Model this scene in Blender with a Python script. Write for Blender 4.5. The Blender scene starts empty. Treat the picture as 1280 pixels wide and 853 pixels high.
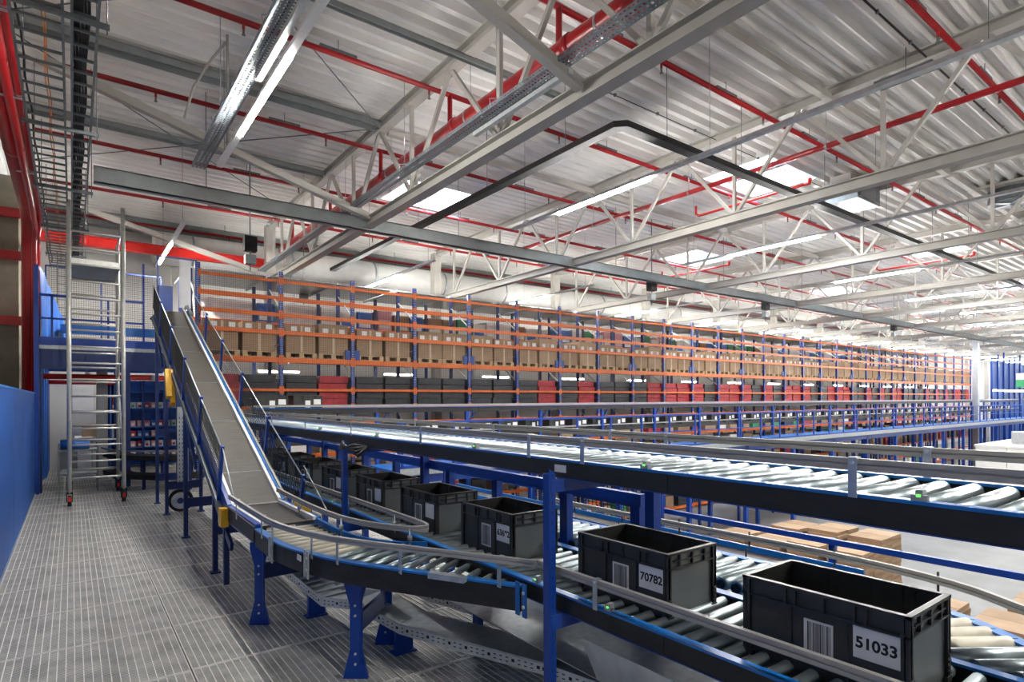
import bpy, math, random
from mathutils import Vector, Matrix
random.seed(7)
SC = bpy.context.scene
COL = SC.collection

# ---------------------------------------------------------------- camera
EYE = Vector((0.0, 0.0, 1.9))
FPX = 734.0
A = math.atan2(550.0, FPX)
F = Vector((math.sin(A), math.cos(A), 0)); R = Vector((math.cos(A), -math.sin(A), 0)); U = Vector((0, 0, 1))
roll = 0.0039
rc = R * math.cos(roll) - U * math.sin(roll)
uc = U * math.cos(roll) + R * math.sin(roll)
cam = bpy.data.cameras.new('camera'); cam.sensor_width = 36.0; cam.lens = FPX / 1280 * 36.0
cam.shift_y = 73.4 / 1280; cam.clip_start = 0.05; cam.clip_end = 400
camo = bpy.data.objects.new('camera', cam); COL.objects.link(camo)
m = Matrix.Identity(4)
for i in range(3):
    m[i][0] = rc[i]; m[i][1] = uc[i]; m[i][2] = -F[i]; m[i][3] = EYE[i]
camo.matrix_world = m
SC.camera = camo

# ---------------------------------------------------------------- world, exposure
w = bpy.data.worlds.new('world'); SC.world = w; w.use_nodes = True
bg = w.node_tree.nodes['Background']
bg.inputs[0].default_value = (0.86, 0.93, 1.0, 1); bg.inputs[1].default_value = 13.0
SC.view_settings.view_transform = 'Standard'; SC.view_settings.look = 'None'
SC.view_settings.gamma = 1.0; SC.view_settings.use_curve_mapping = False
SC.view_settings.exposure = 1.4
LED = 215.0            # emission of the batten lamps
SC.cycles.use_denoising = True
SC.cycles.max_bounces = 8; SC.cycles.diffuse_bounces = 5; SC.cycles.glossy_bounces = 3
SC.cycles.transparent_max_bounces = 12
SC.cycles.sample_clamp_indirect = 6.0
SC.cycles.caustics_reflective = False; SC.cycles.caustics_refractive = False

# ---------------------------------------------------------------- materials
MATS = {}
def mat(name, col, rough=0.5, metal=0.0, noise=0.0, scale=6.0, stretch=(1, 1, 1), emit=0.0, bump=0.0, spec=0.5):
    mm = bpy.data.materials.new(name); mm.use_nodes = True
    nt = mm.node_tree; b = nt.nodes['Principled BSDF']
    c = (col[0], col[1], col[2], 1)
    b.inputs['Base Color'].default_value = c
    b.inputs['Roughness'].default_value = rough
    b.inputs['Metallic'].default_value = metal
    b.inputs['Specular IOR Level'].default_value = spec
    if noise > 0 or bump > 0:
        tc = nt.nodes.new('ShaderNodeTexCoord'); mp = nt.nodes.new('ShaderNodeMapping')
        mp.inputs['Scale'].default_value = stretch
        nz = nt.nodes.new('ShaderNodeTexNoise'); nz.inputs['Scale'].default_value = scale; nz.inputs['Detail'].default_value = 5
        nt.links.new(tc.outputs['Object'], mp.inputs[0]); nt.links.new(mp.outputs[0], nz.inputs['Vector'])
        if noise > 0:
            cr = nt.nodes.new('ShaderNodeValToRGB')
            lo = [max(0, x * (1 - noise)) for x in col]; hi = [min(1, x * (1 + noise)) for x in col]
            cr.color_ramp.elements[0].color = (*lo, 1); cr.color_ramp.elements[0].position = 0.3
            cr.color_ramp.elements[1].color = (*hi, 1); cr.color_ramp.elements[1].position = 0.7
            nt.links.new(nz.outputs['Fac'], cr.inputs[0]); nt.links.new(cr.outputs[0], b.inputs['Base Color'])
        if bump > 0:
            bp = nt.nodes.new('ShaderNodeBump'); bp.inputs['Strength'].default_value = bump; bp.inputs['Distance'].default_value = 0.01
            nt.links.new(nz.outputs['Fac'], bp.inputs['Height']); nt.links.new(bp.outputs[0], b.inputs['Normal'])
    if emit > 0:
        b.inputs['Emission Color'].default_value = c; b.inputs['Emission Strength'].default_value = emit
    MATS[name] = mm
    return mm
mat('deck', (0.80, 0.79, 0.76), 0.4, 0.0, 0.06, 1.5, (0.15, 3, 1))
mat('truss', (0.40, 0.385, 0.35), 0.5, 0, 0.06, 3)
mat('purlin', (0.26, 0.285, 0.285), 0.45, 0.2, 0.1, 4)
mat('red', (0.34, 0.008, 0.012), 0.28, 0, 0.12, 3)
mat('redbright', (0.62, 0.02, 0.015), 0.35, 0, 0.1, 3)
mat('galv', (0.42, 0.46, 0.49), 0.36, 0.75, 0.15, 18)
mat('traysteel', (0.20, 0.235, 0.26), 0.5, 0.4, 0.1, 14)
mat('galvdark', (0.16, 0.18, 0.19), 0.45, 0.4, 0.15, 14)
mat('galvwhite', (0.55, 0.58, 0.58), 0.35, 0.35, 0.12, 10)
mat('steelroll', (0.31, 0.375, 0.40), 0.34, 0.75, 0.05, 6)
mat('sleeve', (0.55, 0.52, 0.42), 0.5, 0, 0.08, 12)
mat('alu', (0.31, 0.305, 0.29), 0.45, 0.2, 0.015, 2)
mat('aluscaff', (0.55, 0.55, 0.52), 0.36, 0.6, 0.1, 14)
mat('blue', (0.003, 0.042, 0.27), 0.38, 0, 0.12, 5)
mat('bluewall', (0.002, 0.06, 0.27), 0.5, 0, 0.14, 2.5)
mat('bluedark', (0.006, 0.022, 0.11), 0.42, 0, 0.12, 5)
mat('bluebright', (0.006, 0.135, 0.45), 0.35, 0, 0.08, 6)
mat('orange', (0.66, 0.125, 0.008), 0.45, 0, 0.1, 5)
mat('black', (0.011, 0.011, 0.012), 0.7, 0, 0.5, 5, bump=0.1)
mat('blackcable', (0.006, 0.006, 0.007), 0.55, 0, 0.3, 30)
mat('frameblack', (0.008, 0.0072, 0.007), 0.55, 0, 0.75, 7, (1, 1, 2.5))
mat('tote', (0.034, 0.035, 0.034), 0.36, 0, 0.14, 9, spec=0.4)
mat('toteendlit', (0.13, 0.145, 0.15), 0.33, 0, 0.15, 5, spec=0.5)  # lightened tote colour, light on the end face put into the paint
mat('paper', (0.72, 0.72, 0.70), 0.6, 0, 0.04, 8)
mat('ink', (0.008, 0.008, 0.008), 0.6, 0, 0.2, 20)
mat('belt', (0.06, 0.053, 0.045), 0.62, 0, 0.22, 5, (1, 9, 9))
mat('beltdark', (0.035, 0.032, 0.03), 0.55, 0, 0.3, 6, (1, 5, 5))
mat('concrete', (0.23, 0.21, 0.16), 0.85, 0, 0.25, 2.2, bump=0.2)
mat('ground', (0.17, 0.175, 0.18), 0.6, 0, 0.2, 0.7)
mat('grate', (0.36, 0.355, 0.33), 0.36, 0.15, 0.3, 5, (1, 1, 1))
mat('gratebar', (0.72, 0.71, 0.66), 0.4, 0.2, 0.12, 20)
mat('carton', (0.30, 0.195, 0.115), 0.75, 0, 0.12, 3)
mat('carton2', (0.37, 0.25, 0.155), 0.75, 0, 0.12, 3)
mat('tape', (0.55, 0.42, 0.28), 0.4, 0, 0.05, 8)
mat('wood', (0.46, 0.32, 0.18), 0.7, 0, 0.2, 5, (1, 8, 8))
mat('white', (0.78, 0.78, 0.76), 0.45, 0, 0.04, 5)
mat('walldull', (0.36, 0.35, 0.33), 0.8, 0, 0.08, 1.2)
mat('wallwhite', (0.66, 0.65, 0.62), 0.7, 0, 0.05, 1.2)
mat('yellow', (0.78, 0.42, 0.02), 0.45, 0, 0.1, 6)
mat('rubber', (0.012, 0.012, 0.012), 0.7, 0, 0.3, 10)
mat('wire', (0.02, 0.022, 0.026), 0.5, 0.3, 0.2, 20)
mat('wirelight', (0.20, 0.22, 0.26), 0.45, 0.6, 0.15, 20)
mat('bagred', (0.38, 0.02, 0.03), 0.6, 0, 0.3, 7)
mat('bagdark', (0.018, 0.02, 0.026), 0.5, 0, 0.4, 7)
mat('pink', (0.7, 0.35, 0.38), 0.6, 0, 0.08, 6)
mat('green', (0.03, 0.26, 0.10), 0.55, 0, 0.1, 6)
mat('plasticblue', (0.02, 0.13, 0.50), 0.4, 0, 0.1, 6)
mat('plasticgrey', (0.30, 0.31, 0.32), 0.45, 0, 0.1, 6)
mat('cableorange', (0.75, 0.25, 0.06), 0.5, 0, 0.1, 10)
mat('led', (1.0, 0.97, 0.92), 0.5, 0, emit=LED)
mat('ledfar', (1.0, 0.95, 0.88), 0.5, 0, emit=14)
mat('greenled', (0.15, 1.0, 0.12), 0.5, 0, emit=0.6)
mat('redled', (1.0, 0.06, 0.03), 0.5, 0, emit=0.5)
def glassmat():
    mm = bpy.data.materials.new('skyglass'); mm.use_nodes = True; nt = mm.node_tree
    nt.nodes.remove(nt.nodes['Principled BSDF']); out = nt.nodes['Material Output']
    tr = nt.nodes.new('ShaderNodeBsdfTransparent'); tr.inputs[0].default_value = (0.9, 0.94, 0.98, 1)
    tl = nt.nodes.new('ShaderNodeBsdfTranslucent'); tl.inputs[0].default_value = (0.9, 0.94, 1, 1)
    tc = nt.nodes.new('ShaderNodeTexCoord'); nz = nt.nodes.new('ShaderNodeTexNoise'); nz.inputs['Scale'].default_value = 0.8
    mr = nt.nodes.new('ShaderNodeMapRange'); mr.inputs['To Min'].default_value = 0.2; mr.inputs['To Max'].default_value = 0.4
    mx = nt.nodes.new('ShaderNodeMixShader')
    nt.links.new(tc.outputs['Object'], nz.inputs['Vector']); nt.links.new(nz.outputs['Fac'], mr.inputs['Value'])
    nt.links.new(mr.outputs[0], mx.inputs[0]); nt.links.new(tr.outputs[0], mx.inputs[1]); nt.links.new(tl.outputs[0], mx.inputs[2])
    nt.links.new(mx.outputs[0], out.inputs[0]); MATS['skyglass'] = mm
glassmat()

# ---------------------------------------------------------------- mesh helpers
class MB:
    def __init__(s): s.v = []; s.f = []; s.mi = []; s.sm = []; s.cur = 0
    def m(s, i): s.cur = i; return s
    def poly(s, pts, smooth=False):
        b = len(s.v); s.v += [tuple(p) for p in pts]; s.f.append(tuple(range(b, b + len(pts)))); s.mi.append(s.cur); s.sm.append(smooth)
        return s
    def box(s, x0, x1, y0, y1, z0, z1):
        b = len(s.v)
        s.v += [(x0, y0, z0), (x1, y0, z0), (x1, y1, z0), (x0, y1, z0), (x0, y0, z1), (x1, y0, z1), (x1, y1, z1), (x0, y1, z1)]
        for q in ((0, 3, 2, 1), (4, 5, 6, 7), (0, 1, 5, 4), (1, 2, 6, 5), (2, 3, 7, 6), (3, 0, 4, 7)):
            s.f.append(tuple(b + i for i in q)); s.mi.append(s.cur); s.sm.append(False)
        return s
    def bar(s, p, q, w, h=None, up=(0, 0, 1)):
        h = h or w; p = Vector(p); q = Vector(q); d = (q - p).normalized(); up = Vector(up)
        if abs(d.dot(up)) > 0.98: up = Vector((0, 1, 0))
        a = d.cross(up).normalized(); c = a.cross(d).normalized(); a *= w / 2; c *= h / 2
        b = len(s.v)
        for o in (p, q):
            for k in ((-1, -1), (1, -1), (1, 1), (-1, 1)): s.v.append(tuple(o + a * k[0] + c * k[1]))
        for t in ((0, 3, 2, 1), (4, 5, 6, 7), (0, 1, 5, 4), (1, 2, 6, 5), (2, 3, 7, 6), (3, 0, 4, 7)):
            s.f.append(tuple(b + i for i in t)); s.mi.append(s.cur); s.sm.append(False)
        return s
    def wire(s, p, q, w):                      # open four-sided thin wire
        p = Vector(p); q = Vector(q); d = (q - p).normalized(); up = Vector((0, 0, 1))
        if abs(d.z) > 0.95: up = Vector((0, 1, 0))
        a = d.cross(up).normalized() * w / 2; c = a.cross(d).normalized() * w / 2
        b = len(s.v)
        for o in (p, q):
            for k in ((-1, -1), (1, -1), (1, 1), (-1, 1)): s.v.append(tuple(o + a * k[0] + c * k[1]))
        for t in ((0, 1, 5, 4), (1, 2, 6, 5), (2, 3, 7, 6), (3, 0, 4, 7)):
            s.f.append(tuple(b + i for i in t)); s.mi.append(s.cur); s.sm.append(False)
        return s
    def cyl(s, p, q, r, n=10, r2=None, caps=True):
        r2 = r if r2 is None else r2; p = Vector(p); q = Vector(q); d = (q - p).normalized(); up = Vector((0, 0, 1))
        if abs(d.z) > 0.95: up = Vector((0, 1, 0))
        a = d.cross(up).normalized(); c = a.cross(d).normalized(); b = len(s.v)
        for o, rr in ((p, r), (q, r2)):
            for k in range(n):
                t = 2 * math.pi * k / n; s.v.append(tuple(o + (a * math.cos(t) + c * math.sin(t)) * rr))
        for k in range(n):
            k2 = (k + 1) % n; s.f.append((b + k, b + k2, b + n + k2, b + n + k)); s.mi.append(s.cur); s.sm.append(True)
        if caps:
            s.f.append(tuple(b + k for k in reversed(range(n)))); s.f.append(tuple(b + n + k for k in range(n)))
            s.mi += [s.cur] * 2; s.sm += [False] * 2
        return s
    def tube(s, pts, r, n=8):
        pts = [Vector(p) for p in pts]; b = len(s.v); N = len(pts); ref = None
        for i, p in enumerate(pts):
            d = (pts[min(i + 1, N - 1)] - pts[max(i - 1, 0)]).normalized()
            if ref is None: ref = Vector((0, 0, 1)) if abs(d.z) < 0.9 else Vector((0, 1, 0))
            a = d.cross(ref)
            if a.length < 1e-4: a = d.cross(Vector((1, 0, 0)))
            a.normalize(); c = a.cross(d).normalized(); ref = c
            for k in range(n):
                t = 2 * math.pi * k / n; s.v.append(tuple(p + (a * math.cos(t) + c * math.sin(t)) * r))
        for i in range(N - 1):
            for k in range(n):
                k2 = (k + 1) % n; s.f.append((b + i * n + k, b + i * n + k2, b + (i + 1) * n + k2, b + (i + 1) * n + k)); s.mi.append(s.cur); s.sm.append(True)
        s.f.append(tuple(b + k for k in reversed(range(n)))); s.f.append(tuple(b + (N - 1) * n + k for k in range(n)))
        s.mi += [s.cur] * 2; s.sm += [False] * 2
        return s
    def sweep(s, pts, prof):                   # prof: closed (u to the right of travel, v up) polygon
        pts = [Vector(p) for p in pts]; N = len(pts); n = len(prof); b = len(s.v)
        for i, p in enumerate(pts):
            d0 = (pts[i] - pts[i - 1]) if i > 0 else (pts[1] - pts[0]); d1 = (pts[i + 1] - pts[i]) if i < N - 1 else d0
            d0 = Vector((d0.x, d0.y, 0)).normalized(); d1 = Vector((d1.x, d1.y, 0)).normalized()
            d = (d0 + d1).normalized(); rt = Vector((d.y, -d.x, 0)); k = 1 / max(0.4, d.dot(d0))
            for (u, v) in prof: s.v.append((p.x + rt.x * u * k, p.y + rt.y * u * k, p.z + v))
        for i in range(N - 1):
            for k in range(n):
                k2 = (k + 1) % n; s.f.append((b + i * n + k, b + (i + 1) * n + k, b + (i + 1) * n + k2, b + i * n + k2)); s.mi.append(s.cur); s.sm.append(False)
        s.f.append(tuple(b + k for k in range(n))); s.f.append(tuple(b + (N - 1) * n + k for k in reversed(range(n))))
        s.mi += [s.cur] * 2; s.sm += [False] * 2
        return s
    def mesh(s, name, mats, o=(0, 0, 0)):
        me = bpy.data.meshes.new(name)
        o = Vector(o)
        me.from_pydata([(x - o.x, y - o.y, z - o.z) for (x, y, z) in s.v], [], s.f)
        if isinstance(mats, str): mats = [mats]
        for k in mats: me.materials.append(MATS[k])
        me.polygons.foreach_set('material_index', s.mi); me.polygons.foreach_set('use_smooth', s.sm); me.update()
        return me
WL = {}
def ob(name, data, parent=None, loc=(0, 0, 0), rot=None):
    o = bpy.data.objects.new(name, data); COL.objects.link(o)
    loc = Vector(loc); WL[o.name] = loc
    if parent is not None:
        o.parent = parent; o.location = loc - WL[parent.name]
    else: o.location = loc
    if rot is not None: o.rotation_euler = rot
    return o
def tag(o, label, cat, group=None):
    o['label'] = label; o['category'] = cat
    if group: o['group'] = group
    return o
def thing(name, label, cat, group=None, loc=(0, 0, 0), rot=None):
    return tag(ob(name, None, None, loc, rot), label, cat, group)
def part(name, mb, mats, parent, loc=None):     # mb in world coordinates
    o = Vector(loc) if loc is not None else WL[parent.name]
    return ob(name, mb.mesh(name, mats, o), parent, o)
def single(name, mb, mats, label, cat, group=None, loc=(0, 0, 0)):
    return tag(ob(name, mb.mesh(name, mats, loc), None, loc), label, cat, group)
def struct(name, mb, mats, label=None, loc=(0, 0, 0)):
    o = ob(name, mb.mesh(name, mats, loc) if mb else None, None, loc); o['kind'] = 'structure'
    if label: o['label'] = label
    return o
ONES = ['', 'first', 'second', 'third', 'fourth', 'fifth', 'sixth', 'seventh', 'eighth', 'ninth', 'tenth', 'eleventh', 'twelfth', 'thirteenth', 'fourteenth', 'fifteenth', 'sixteenth', 'seventeenth', 'eighteenth', 'nineteenth']
TENS = {2: 'twent', 3: 'thirt', 4: 'fort', 5: 'fift', 6: 'sixt', 7: 'sevent', 8: 'eight', 9: 'ninet'}
def nth(n):
    if n < 20: return ONES[n]
    t, r = divmod(n, 10)
    return TENS[t] + 'ieth' if r == 0 else TENS[t] + 'y-' + ONES[r]
def lerp(a, b, t): return a + (b - a) * t

# ================================================================ STRUCTURE
GZ = -2.8                                   # ground floor under the mezzanine
TX0, TS = 5.1, 6.07                         # first truss, truss spacing
ZD = 7.62                                   # underside of roof deck
NB = 16
# ground slab and walls
struct('floor', MB().box(-1.6, 100, -8, 24, GZ - 0.3, GZ), 'ground', 'pale grey polished concrete ground floor below the mezzanine')
struct('wall_left', MB().box(-1.6, -1.3, -8, 24, GZ, 8.2), 'walldull', 'dull pale wall behind the red pipes')
wb = struct('wall_far', None, None, 'pale panelled far wall behind the racking', (0, 22, GZ))
for i in range(26):
    part('wall_panel', MB().box(-1.3 + i * 3.9, -1.3 + (i + 1) * 3.9 - 0.015, 21.9, 22.1, GZ, 8.2), 'wallwhite', wb)
struct('wall_right', MB().box(99, 99.3, -8, 24, GZ, 8.2), 'walldull')
struct('wall_back', MB().box(-1.6, 99, -7.2, -6.95, GZ, 8.2), 'walldull')

# roof deck: trapezoidal sheets, each its own piece
ceil = struct('ceiling', None, None, 'off-white corrugated steel roof deck', (0, 0, ZD))
SW = 0.9
def sheet_mesh(L):
    mb = MB(); prof = []
    for k in range(3):
        y = k * 0.3
        prof += [(y, 0.0), (y + 0.045, 0.02), (y + 0.09, 0.0), (y + 0.125, 0.12), (y + 0.195, 0.105), (y + 0.265, 0.12)]
    prof.append((0.9, 0.0))
    for i in range(len(prof) - 1):
        a, b = prof[i], prof[i + 1]
        mb.poly([(0, a[0], a[1]), (0, b[0], b[1]), (L, b[0], b[1]), (L, a[0], a[1])])
    return mb.mesh('roof_sheet', 'deck')
sheets = {}
def sheet(L):
    L = round(L, 3)
    if L not in sheets: sheets[L] = sheet_mesh(L)
    return sheets[L]
Y0R = -7.0
NS = 32
SKY = []
stuffmb = MB()
for k in range(NB):
    x0 = TX0 + (k - 1) * TS; bay = k - 1
    rows = (18, 19) if bay % 2 == 0 else (11, 12)
    sx0, sx1 = x0 + 1.9, x0 + 4.25
    if bay < 0: rows = ()
    else: SKY.append((sx0, sx1, -2.5 + rows[0] * 0.9, -2.5 + (rows[1] + 1) * 0.9))
    for j in range(NS):
        r = j - 5; y = -2.5 + r * 0.9
        segs = [(x0, TS)] if r not in rows else [(x0, 1.9), (sx1, TS - 4.25)]
        for (xs, L) in segs:
            if k < 9: ob('roof_sheet', sheet(L), ceil, (xs, y, ZD))
            else:
                for q in range(3):
                    yy = y + q * 0.3
                    stuffmb.poly([(xs, yy, ZD), (xs, yy + 0.09, ZD), (xs + L, yy + 0.09, ZD), (xs + L, yy, ZD)])
                    stuffmb.poly([(xs, yy + 0.09, ZD), (xs, yy + 0.125, ZD + .12), (xs + L, yy + 0.125, ZD + .12), (xs + L, yy + 0.09, ZD)])
                    stuffmb.poly([(xs, yy + 0.125, ZD + .12), (xs, yy + 0.265, ZD + .12), (xs + L, yy + 0.265, ZD + .12), (xs + L, yy + 0.125, ZD + .12)])
                    stuffmb.poly([(xs, yy + 0.265, ZD + .12), (xs, yy + 0.3, ZD), (xs + L, yy + 0.3, ZD), (xs + L, yy + 0.265, ZD + .12)])
o = part('far_roof_sheets', stuffmb, 'deck', ceil); o['kind'] = 'stuff'
part('roof_gap_filler', MB().box(-1.6, TX0 - TS + 0.02, -7.2, 24, ZD + 0.125, ZD + 0.2).box(-1.6, 99.3, 21.75, 24, ZD + 0.125, ZD + 0.2), 'deck', ceil)  # filler strips added to stop light leaking past the roof edges
# skylights
for i, (a, b, c, d) in enumerate(SKY):
    wo = struct('window_%d' % (i + 1), None, None, None, (a, c, ZD))
    wo['label'] = 'square roof skylight with white curb, %s from the left wall' % nth(i + 1)
    mb = MB()
    mb.box(a - 0.03, a + 0.02, c - 0.03, d + 0.03, ZD - 0.02, ZD + 0.5); mb.box(b - 0.02, b + 0.03, c - 0.03, d + 0.03, ZD - 0.02, ZD + 0.5)
    mb.box(a, b, c - 0.03, c + 0.02, ZD - 0.02, ZD + 0.5); mb.box(a, b, d - 0.02, d + 0.03, ZD - 0.02, ZD + 0.5)
    part('curb', mb, 'white', wo)
    for q in range(2):
        xm = lerp(a, b, q / 2)
        part('pane', MB().box(xm + 0.03, xm + (b - a) / 2 - 0.03, c + 0.02, d - 0.02, ZD + 0.5, ZD + 0.52), 'skyglass', wo)
    part('opener_bar', MB().box((a + b) / 2 - 0.08, (a + b) / 2 + 0.08, c, d, ZD + 0.12, ZD + 0.2), 'plasticgrey', wo)

# mezzanine floor: grating panels
mz = struct('floor', None, None, 'galvanised steel grating floor of the mezzanine', (0, 0, 0))
def grate_mesh(W, L):
    mb = MB()
    mb.box(0.0, W, 0.0, L, -0.03, -0.006)
    mb.m(1)
    n = int(round(W / 0.05))
    for i in range(n + 1):
        x = min(max(i * W / n, 0.0035), W - 0.0035)
        mb.box(x - 0.0032, x + 0.0032, 0.0, L, -0.006, 0.0)
    for y in (0.004, L - 0.004): mb.box(0, W, y - 0.004, y + 0.004, -0.006, 0.001)
    mb.m(0)
    for i in range(1, 34): 
        y = i * L / 34; mb.box(0.0, W, y - 0.0015, y + 0.0015, -0.006, -0.004)
    return mb.mesh('grating_panel', ['grate', 'gratebar'])
GW = [(-1.3, 0.665), (0.675, 1.79), (1.80, 3.0), (3.01, 4.1)]
gms = [grate_mesh(b - a, 0.99) for a, b in GW]
for ci, (a, b) in enumerate(GW):
    for j in range(-4, 20):
        ob('grating_panel', gms[ci], mz, (a, j + 0.675 if ci != 1 else j + 0.69, 0))
part('support_beam', MB().box(-1.3, 4.1, -4, 20.5, -0.1, -0.04), 'galvdark', mz)
part('edge_beam', MB().box(4.1, 4.2, -4, 20.5, -0.3, 0.02), 'blue', mz)
for yy in (-2, 3, 8, 13, 18):
    part('column', MB().box(3.9, 4.1, yy, yy + 0.2, GZ, -0.1), 'blue', mz)
    part('column', MB().box(-0.9, -0.7, yy, yy + 0.2, GZ, -0.1), 'blue', mz)

# ================================================================ ROOF TRUSSES
YT0, YT1 = -6.5, 19.7
ZB = 5.7; ZT = 7.5
def ibeam(mb, p, q, w, h, t=0.02):
    p = Vector(p); q = Vector(q)
    mb.bar(p + Vector((0, 0, h / 2 - t / 2)), q + Vector((0, 0, h / 2 - t / 2)), w, t)
    mb.bar(p - Vector((0, 0, h / 2 - t / 2)), q - Vector((0, 0, h / 2 - t / 2)), w, t)
    mb.bar(p, q, 0.015, h - 2 * t)
def at0(mb, mats, name): return mb.mesh(name, mats)
mb = MB(); ibeam(mb, (0, YT0, ZT), (0, YT1, ZT), 0.2, 0.2); M_top = at0(mb, 'truss', 'top_chord')
mb = MB(); ibeam(mb, (0, YT0, ZB), (0, YT1, ZB), 0.2, 0.2); M_bot = at0(mb, 'truss', 'bottom_chord')
webs = []
yb = 7.07 - 2.83 * 4
while yb < YT1:
    webs.append(((0, yb, ZB + 0.1), (0, yb, ZT - 0.1)))
    for s in (-1, 1):
        yt = yb + s * 1.415
        if YT0 <= yt <= YT1: webs.append(((0, yb + 0.05 * s, ZB + 0.1), (0, yt - 0.05 * s, ZT - 0.1)))
    yb += 2.83
M_web = [MB().bar(p, q, 0.066).mesh('web_member', 'truss') for p, q in webs]
for k in range(NB):
    x = TX0 + k * TS
    t = thing('roof_truss', 'beige steel roof truss with lattice web members, %s from the left' % nth(k + 1), 'roof truss', 'roof trusses', (x, YT0, ZB))
    ob('top_chord', M_top, t, (x, 0, 0)); ob('bottom_chord', M_bot, t, (x, 0, 0))
    for mm_ in M_web: ob('web_member', mm_, t, (x, 0, 0))
    part('column', MB().box(x - 0.14, x + 0.14, YT1 - 0.1, YT1 + 0.2, GZ, ZT), 'truss', t)
# grey struts along the roof (bays of the first truss) and the longitudinal tie beam
for i, (y, z, x1, ww, hh, cc) in enumerate(((11.15, 7.52, 5.0, 0.26, 0.12, 'purlin'), (14.35, 7.52, 5.0, 0.2, 0.1, 'purlin'), (7.95, 7.4, 7.6, 0.1, 0.08, 'purlin'), (5.1, 7.52, 5.0, 0.24, 0.12, 'purlin'))):
    mb = MB(); mb.box(-1.3, x1, y - ww / 2, y + ww / 2, z - 0.01, z + 0.01); mb.box(-1.3, x1, y - ww / 2, y - ww / 2 + 0.015, z - hh, z); mb.box(-1.3, x1, y + ww / 2 - 0.015, y + ww / 2, z - hh, z)
    single('roof_purlin', mb, cc, 'dark grey channel purlin under the roof deck, %s from the camera' % ['third', 'fourth', 'second', 'first'][i], 'purlin', 'roof purlins', (-1.3, y, z))
for k in range(7):
    for i, y in enumerate((11.15, 5.1)):
        x0 = TX0 + k * TS; mb = MB()
        mb.bar((x0 + 0.1, y, ZT - 0.1), (x0 + TS - 0.1, y, ZT - 0.1), 0.12)
        single('roof_tie', mb, 'truss', 'beige tie tube between the %s and next roof truss, %s row' % (nth(k + 1), ['far', 'near'][i]), 'roof tie', 'roof ties', (x0, y, ZT))
t = thing('longitudinal_beam', 'long dark grey steel channel running across the hall below the roof', 'beam', None, (-1.3, 12.1, 5.6))
mb = MB(); mb.box(0.3, 60, 12.0, 12.02, 5.56, 5.84); mb.box(0.3, 60, 12.0, 12.14, 5.82, 5.84); mb.box(0.3, 60, 12.0, 12.14, 5.56, 5.58)
part('channel', mb, 'purlin', t)
for i in range(11): part('hanger_rod', MB().cyl((2.0 + i * TS * 0.9, 12.08, 5.84), (2.0 + i * TS * 0.9, 12.08, ZD), 0.008, 6), 'galvdark', t)
single('steel_column', MB().box(47.0, 47.35, 12.35, 12.65, GZ, 5.6).box(46.9, 47.45, 12.25, 12.75, GZ, GZ + 0.1), 'galv', 'lone grey steel column standing beside the far end of the racks', 'column', None, (47.1, 12.5, GZ))
# sloping braces from the first truss to the left
for i, y in enumerate((5.3, 11.75, 19.3)):
    single('roof_brace', MB().bar((-1.2, y - 0.3, 7.35), (TX0 - 0.05, y, ZB + 0.08), 0.13), 'truss', 'beige sloping brace from first truss to left wall, %s one' % ['nearest', 'middle', 'farthest'][i], 'roof brace', 'roof braces', (TX0, y, ZB))
# crossed bracing rods
for i, (p, q) in enumerate((((-1, 5.3, 7.4), (5.0, 11.1, 7.4)), ((-1, 11.1, 7.4), (5.0, 5.3, 7.4)), ((-1, 11.1, 7.4), (5.0, 17.5, 7.4)), ((-1, 17.5, 7.4), (5.0, 11.1, 7.4)))):
    single('bracing_rod', MB().cyl(p, q, 0.011, 6), 'galvdark', 'thin steel bracing rod under the left roof bay, %s' % ['nearest falling', 'nearest rising', 'far rising', 'far falling'][i], 'bracing rod', 'bracing rods', p)

# ================================================================ SPRINKLERS
def branch(i, y, r):
    t = thing('sprinkler_pipe', 'red sprinkler branch pipe under the roof deck, %s from the camera' % nth(i + 1), 'pipe', 'sprinkler branch pipes', (-0.6, y, 7.38))
    part('pipe', MB().cyl((-0.6, y, 7.38), (60, y, 7.38), r, 8), 'red', t)
    head = MB().cyl((0, 0, 0), (0, 0, -0.12), 0.02, 6).m(1).cyl((0, 0, -0.12), (0, 0, -0.19), 0.016, 6).cyl((0, 0, -0.19), (0, 0, -0.195), 0.03, 8).mesh('sprinkler_head', ['red', 'galvdark'])
    hang = MB().box(-0.3, 0.3, -0.03, 0.03, -0.02, 0.04).cyl((0, 0, 0), (0, 0, 0.2), 0.006, 5).mesh('hanger_channel', 'galvdark')
    for j in range(10): ob('sprinkler_head', head, t, (1.2 + j * 3.03 + 0.4 * (i % 3), y, 7.38))
    for j in range(7): ob('hanger_channel', hang, t, (3.4 + j * 3.03, y, 7.42))
for i, y in enumerate((3.17, 6.15, 9.1, 12.05, 15.2, 18.5, 21.4)):
    branch(i, y, 0.045)
def main_pipe(x, z, r, label, y1, risers=True):
    t = thing('sprinkler_main', label, 'pipe', None, (x, -6, z))
    part('pipe', MB().cyl((x, -6.5, z), (x, y1, z), r, 14), 'red', t)
    for y in (-1, 2.2, 5.3, 8.4, 11.5, 14.6): 
        part('hoop_hanger', MB().cyl((x, y, z), (x, y + 0.04, z), r + 0.006, 14).cyl((x, y + 0.02, z + r), (x, y + 0.02, ZD), 0.006, 5), 'galv', t)
    for y in (3.17, 6.15, 9.1, 12.05, 15.2, 18.5):
        if y < y1 and risers:
            part('riser', MB().cyl((x, y, z), (x, y, 7.38), 0.045, 8), 'red', t)
            part('coupling', MB().cyl((x, y - 0.3, z), (x, y - 0.18, z), r + 0.02, 14), 'red', t)
main_pipe(5.45, 6.70, 0.155, 'thick red sprinkler main running along the first roof truss', 19.5)
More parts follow.
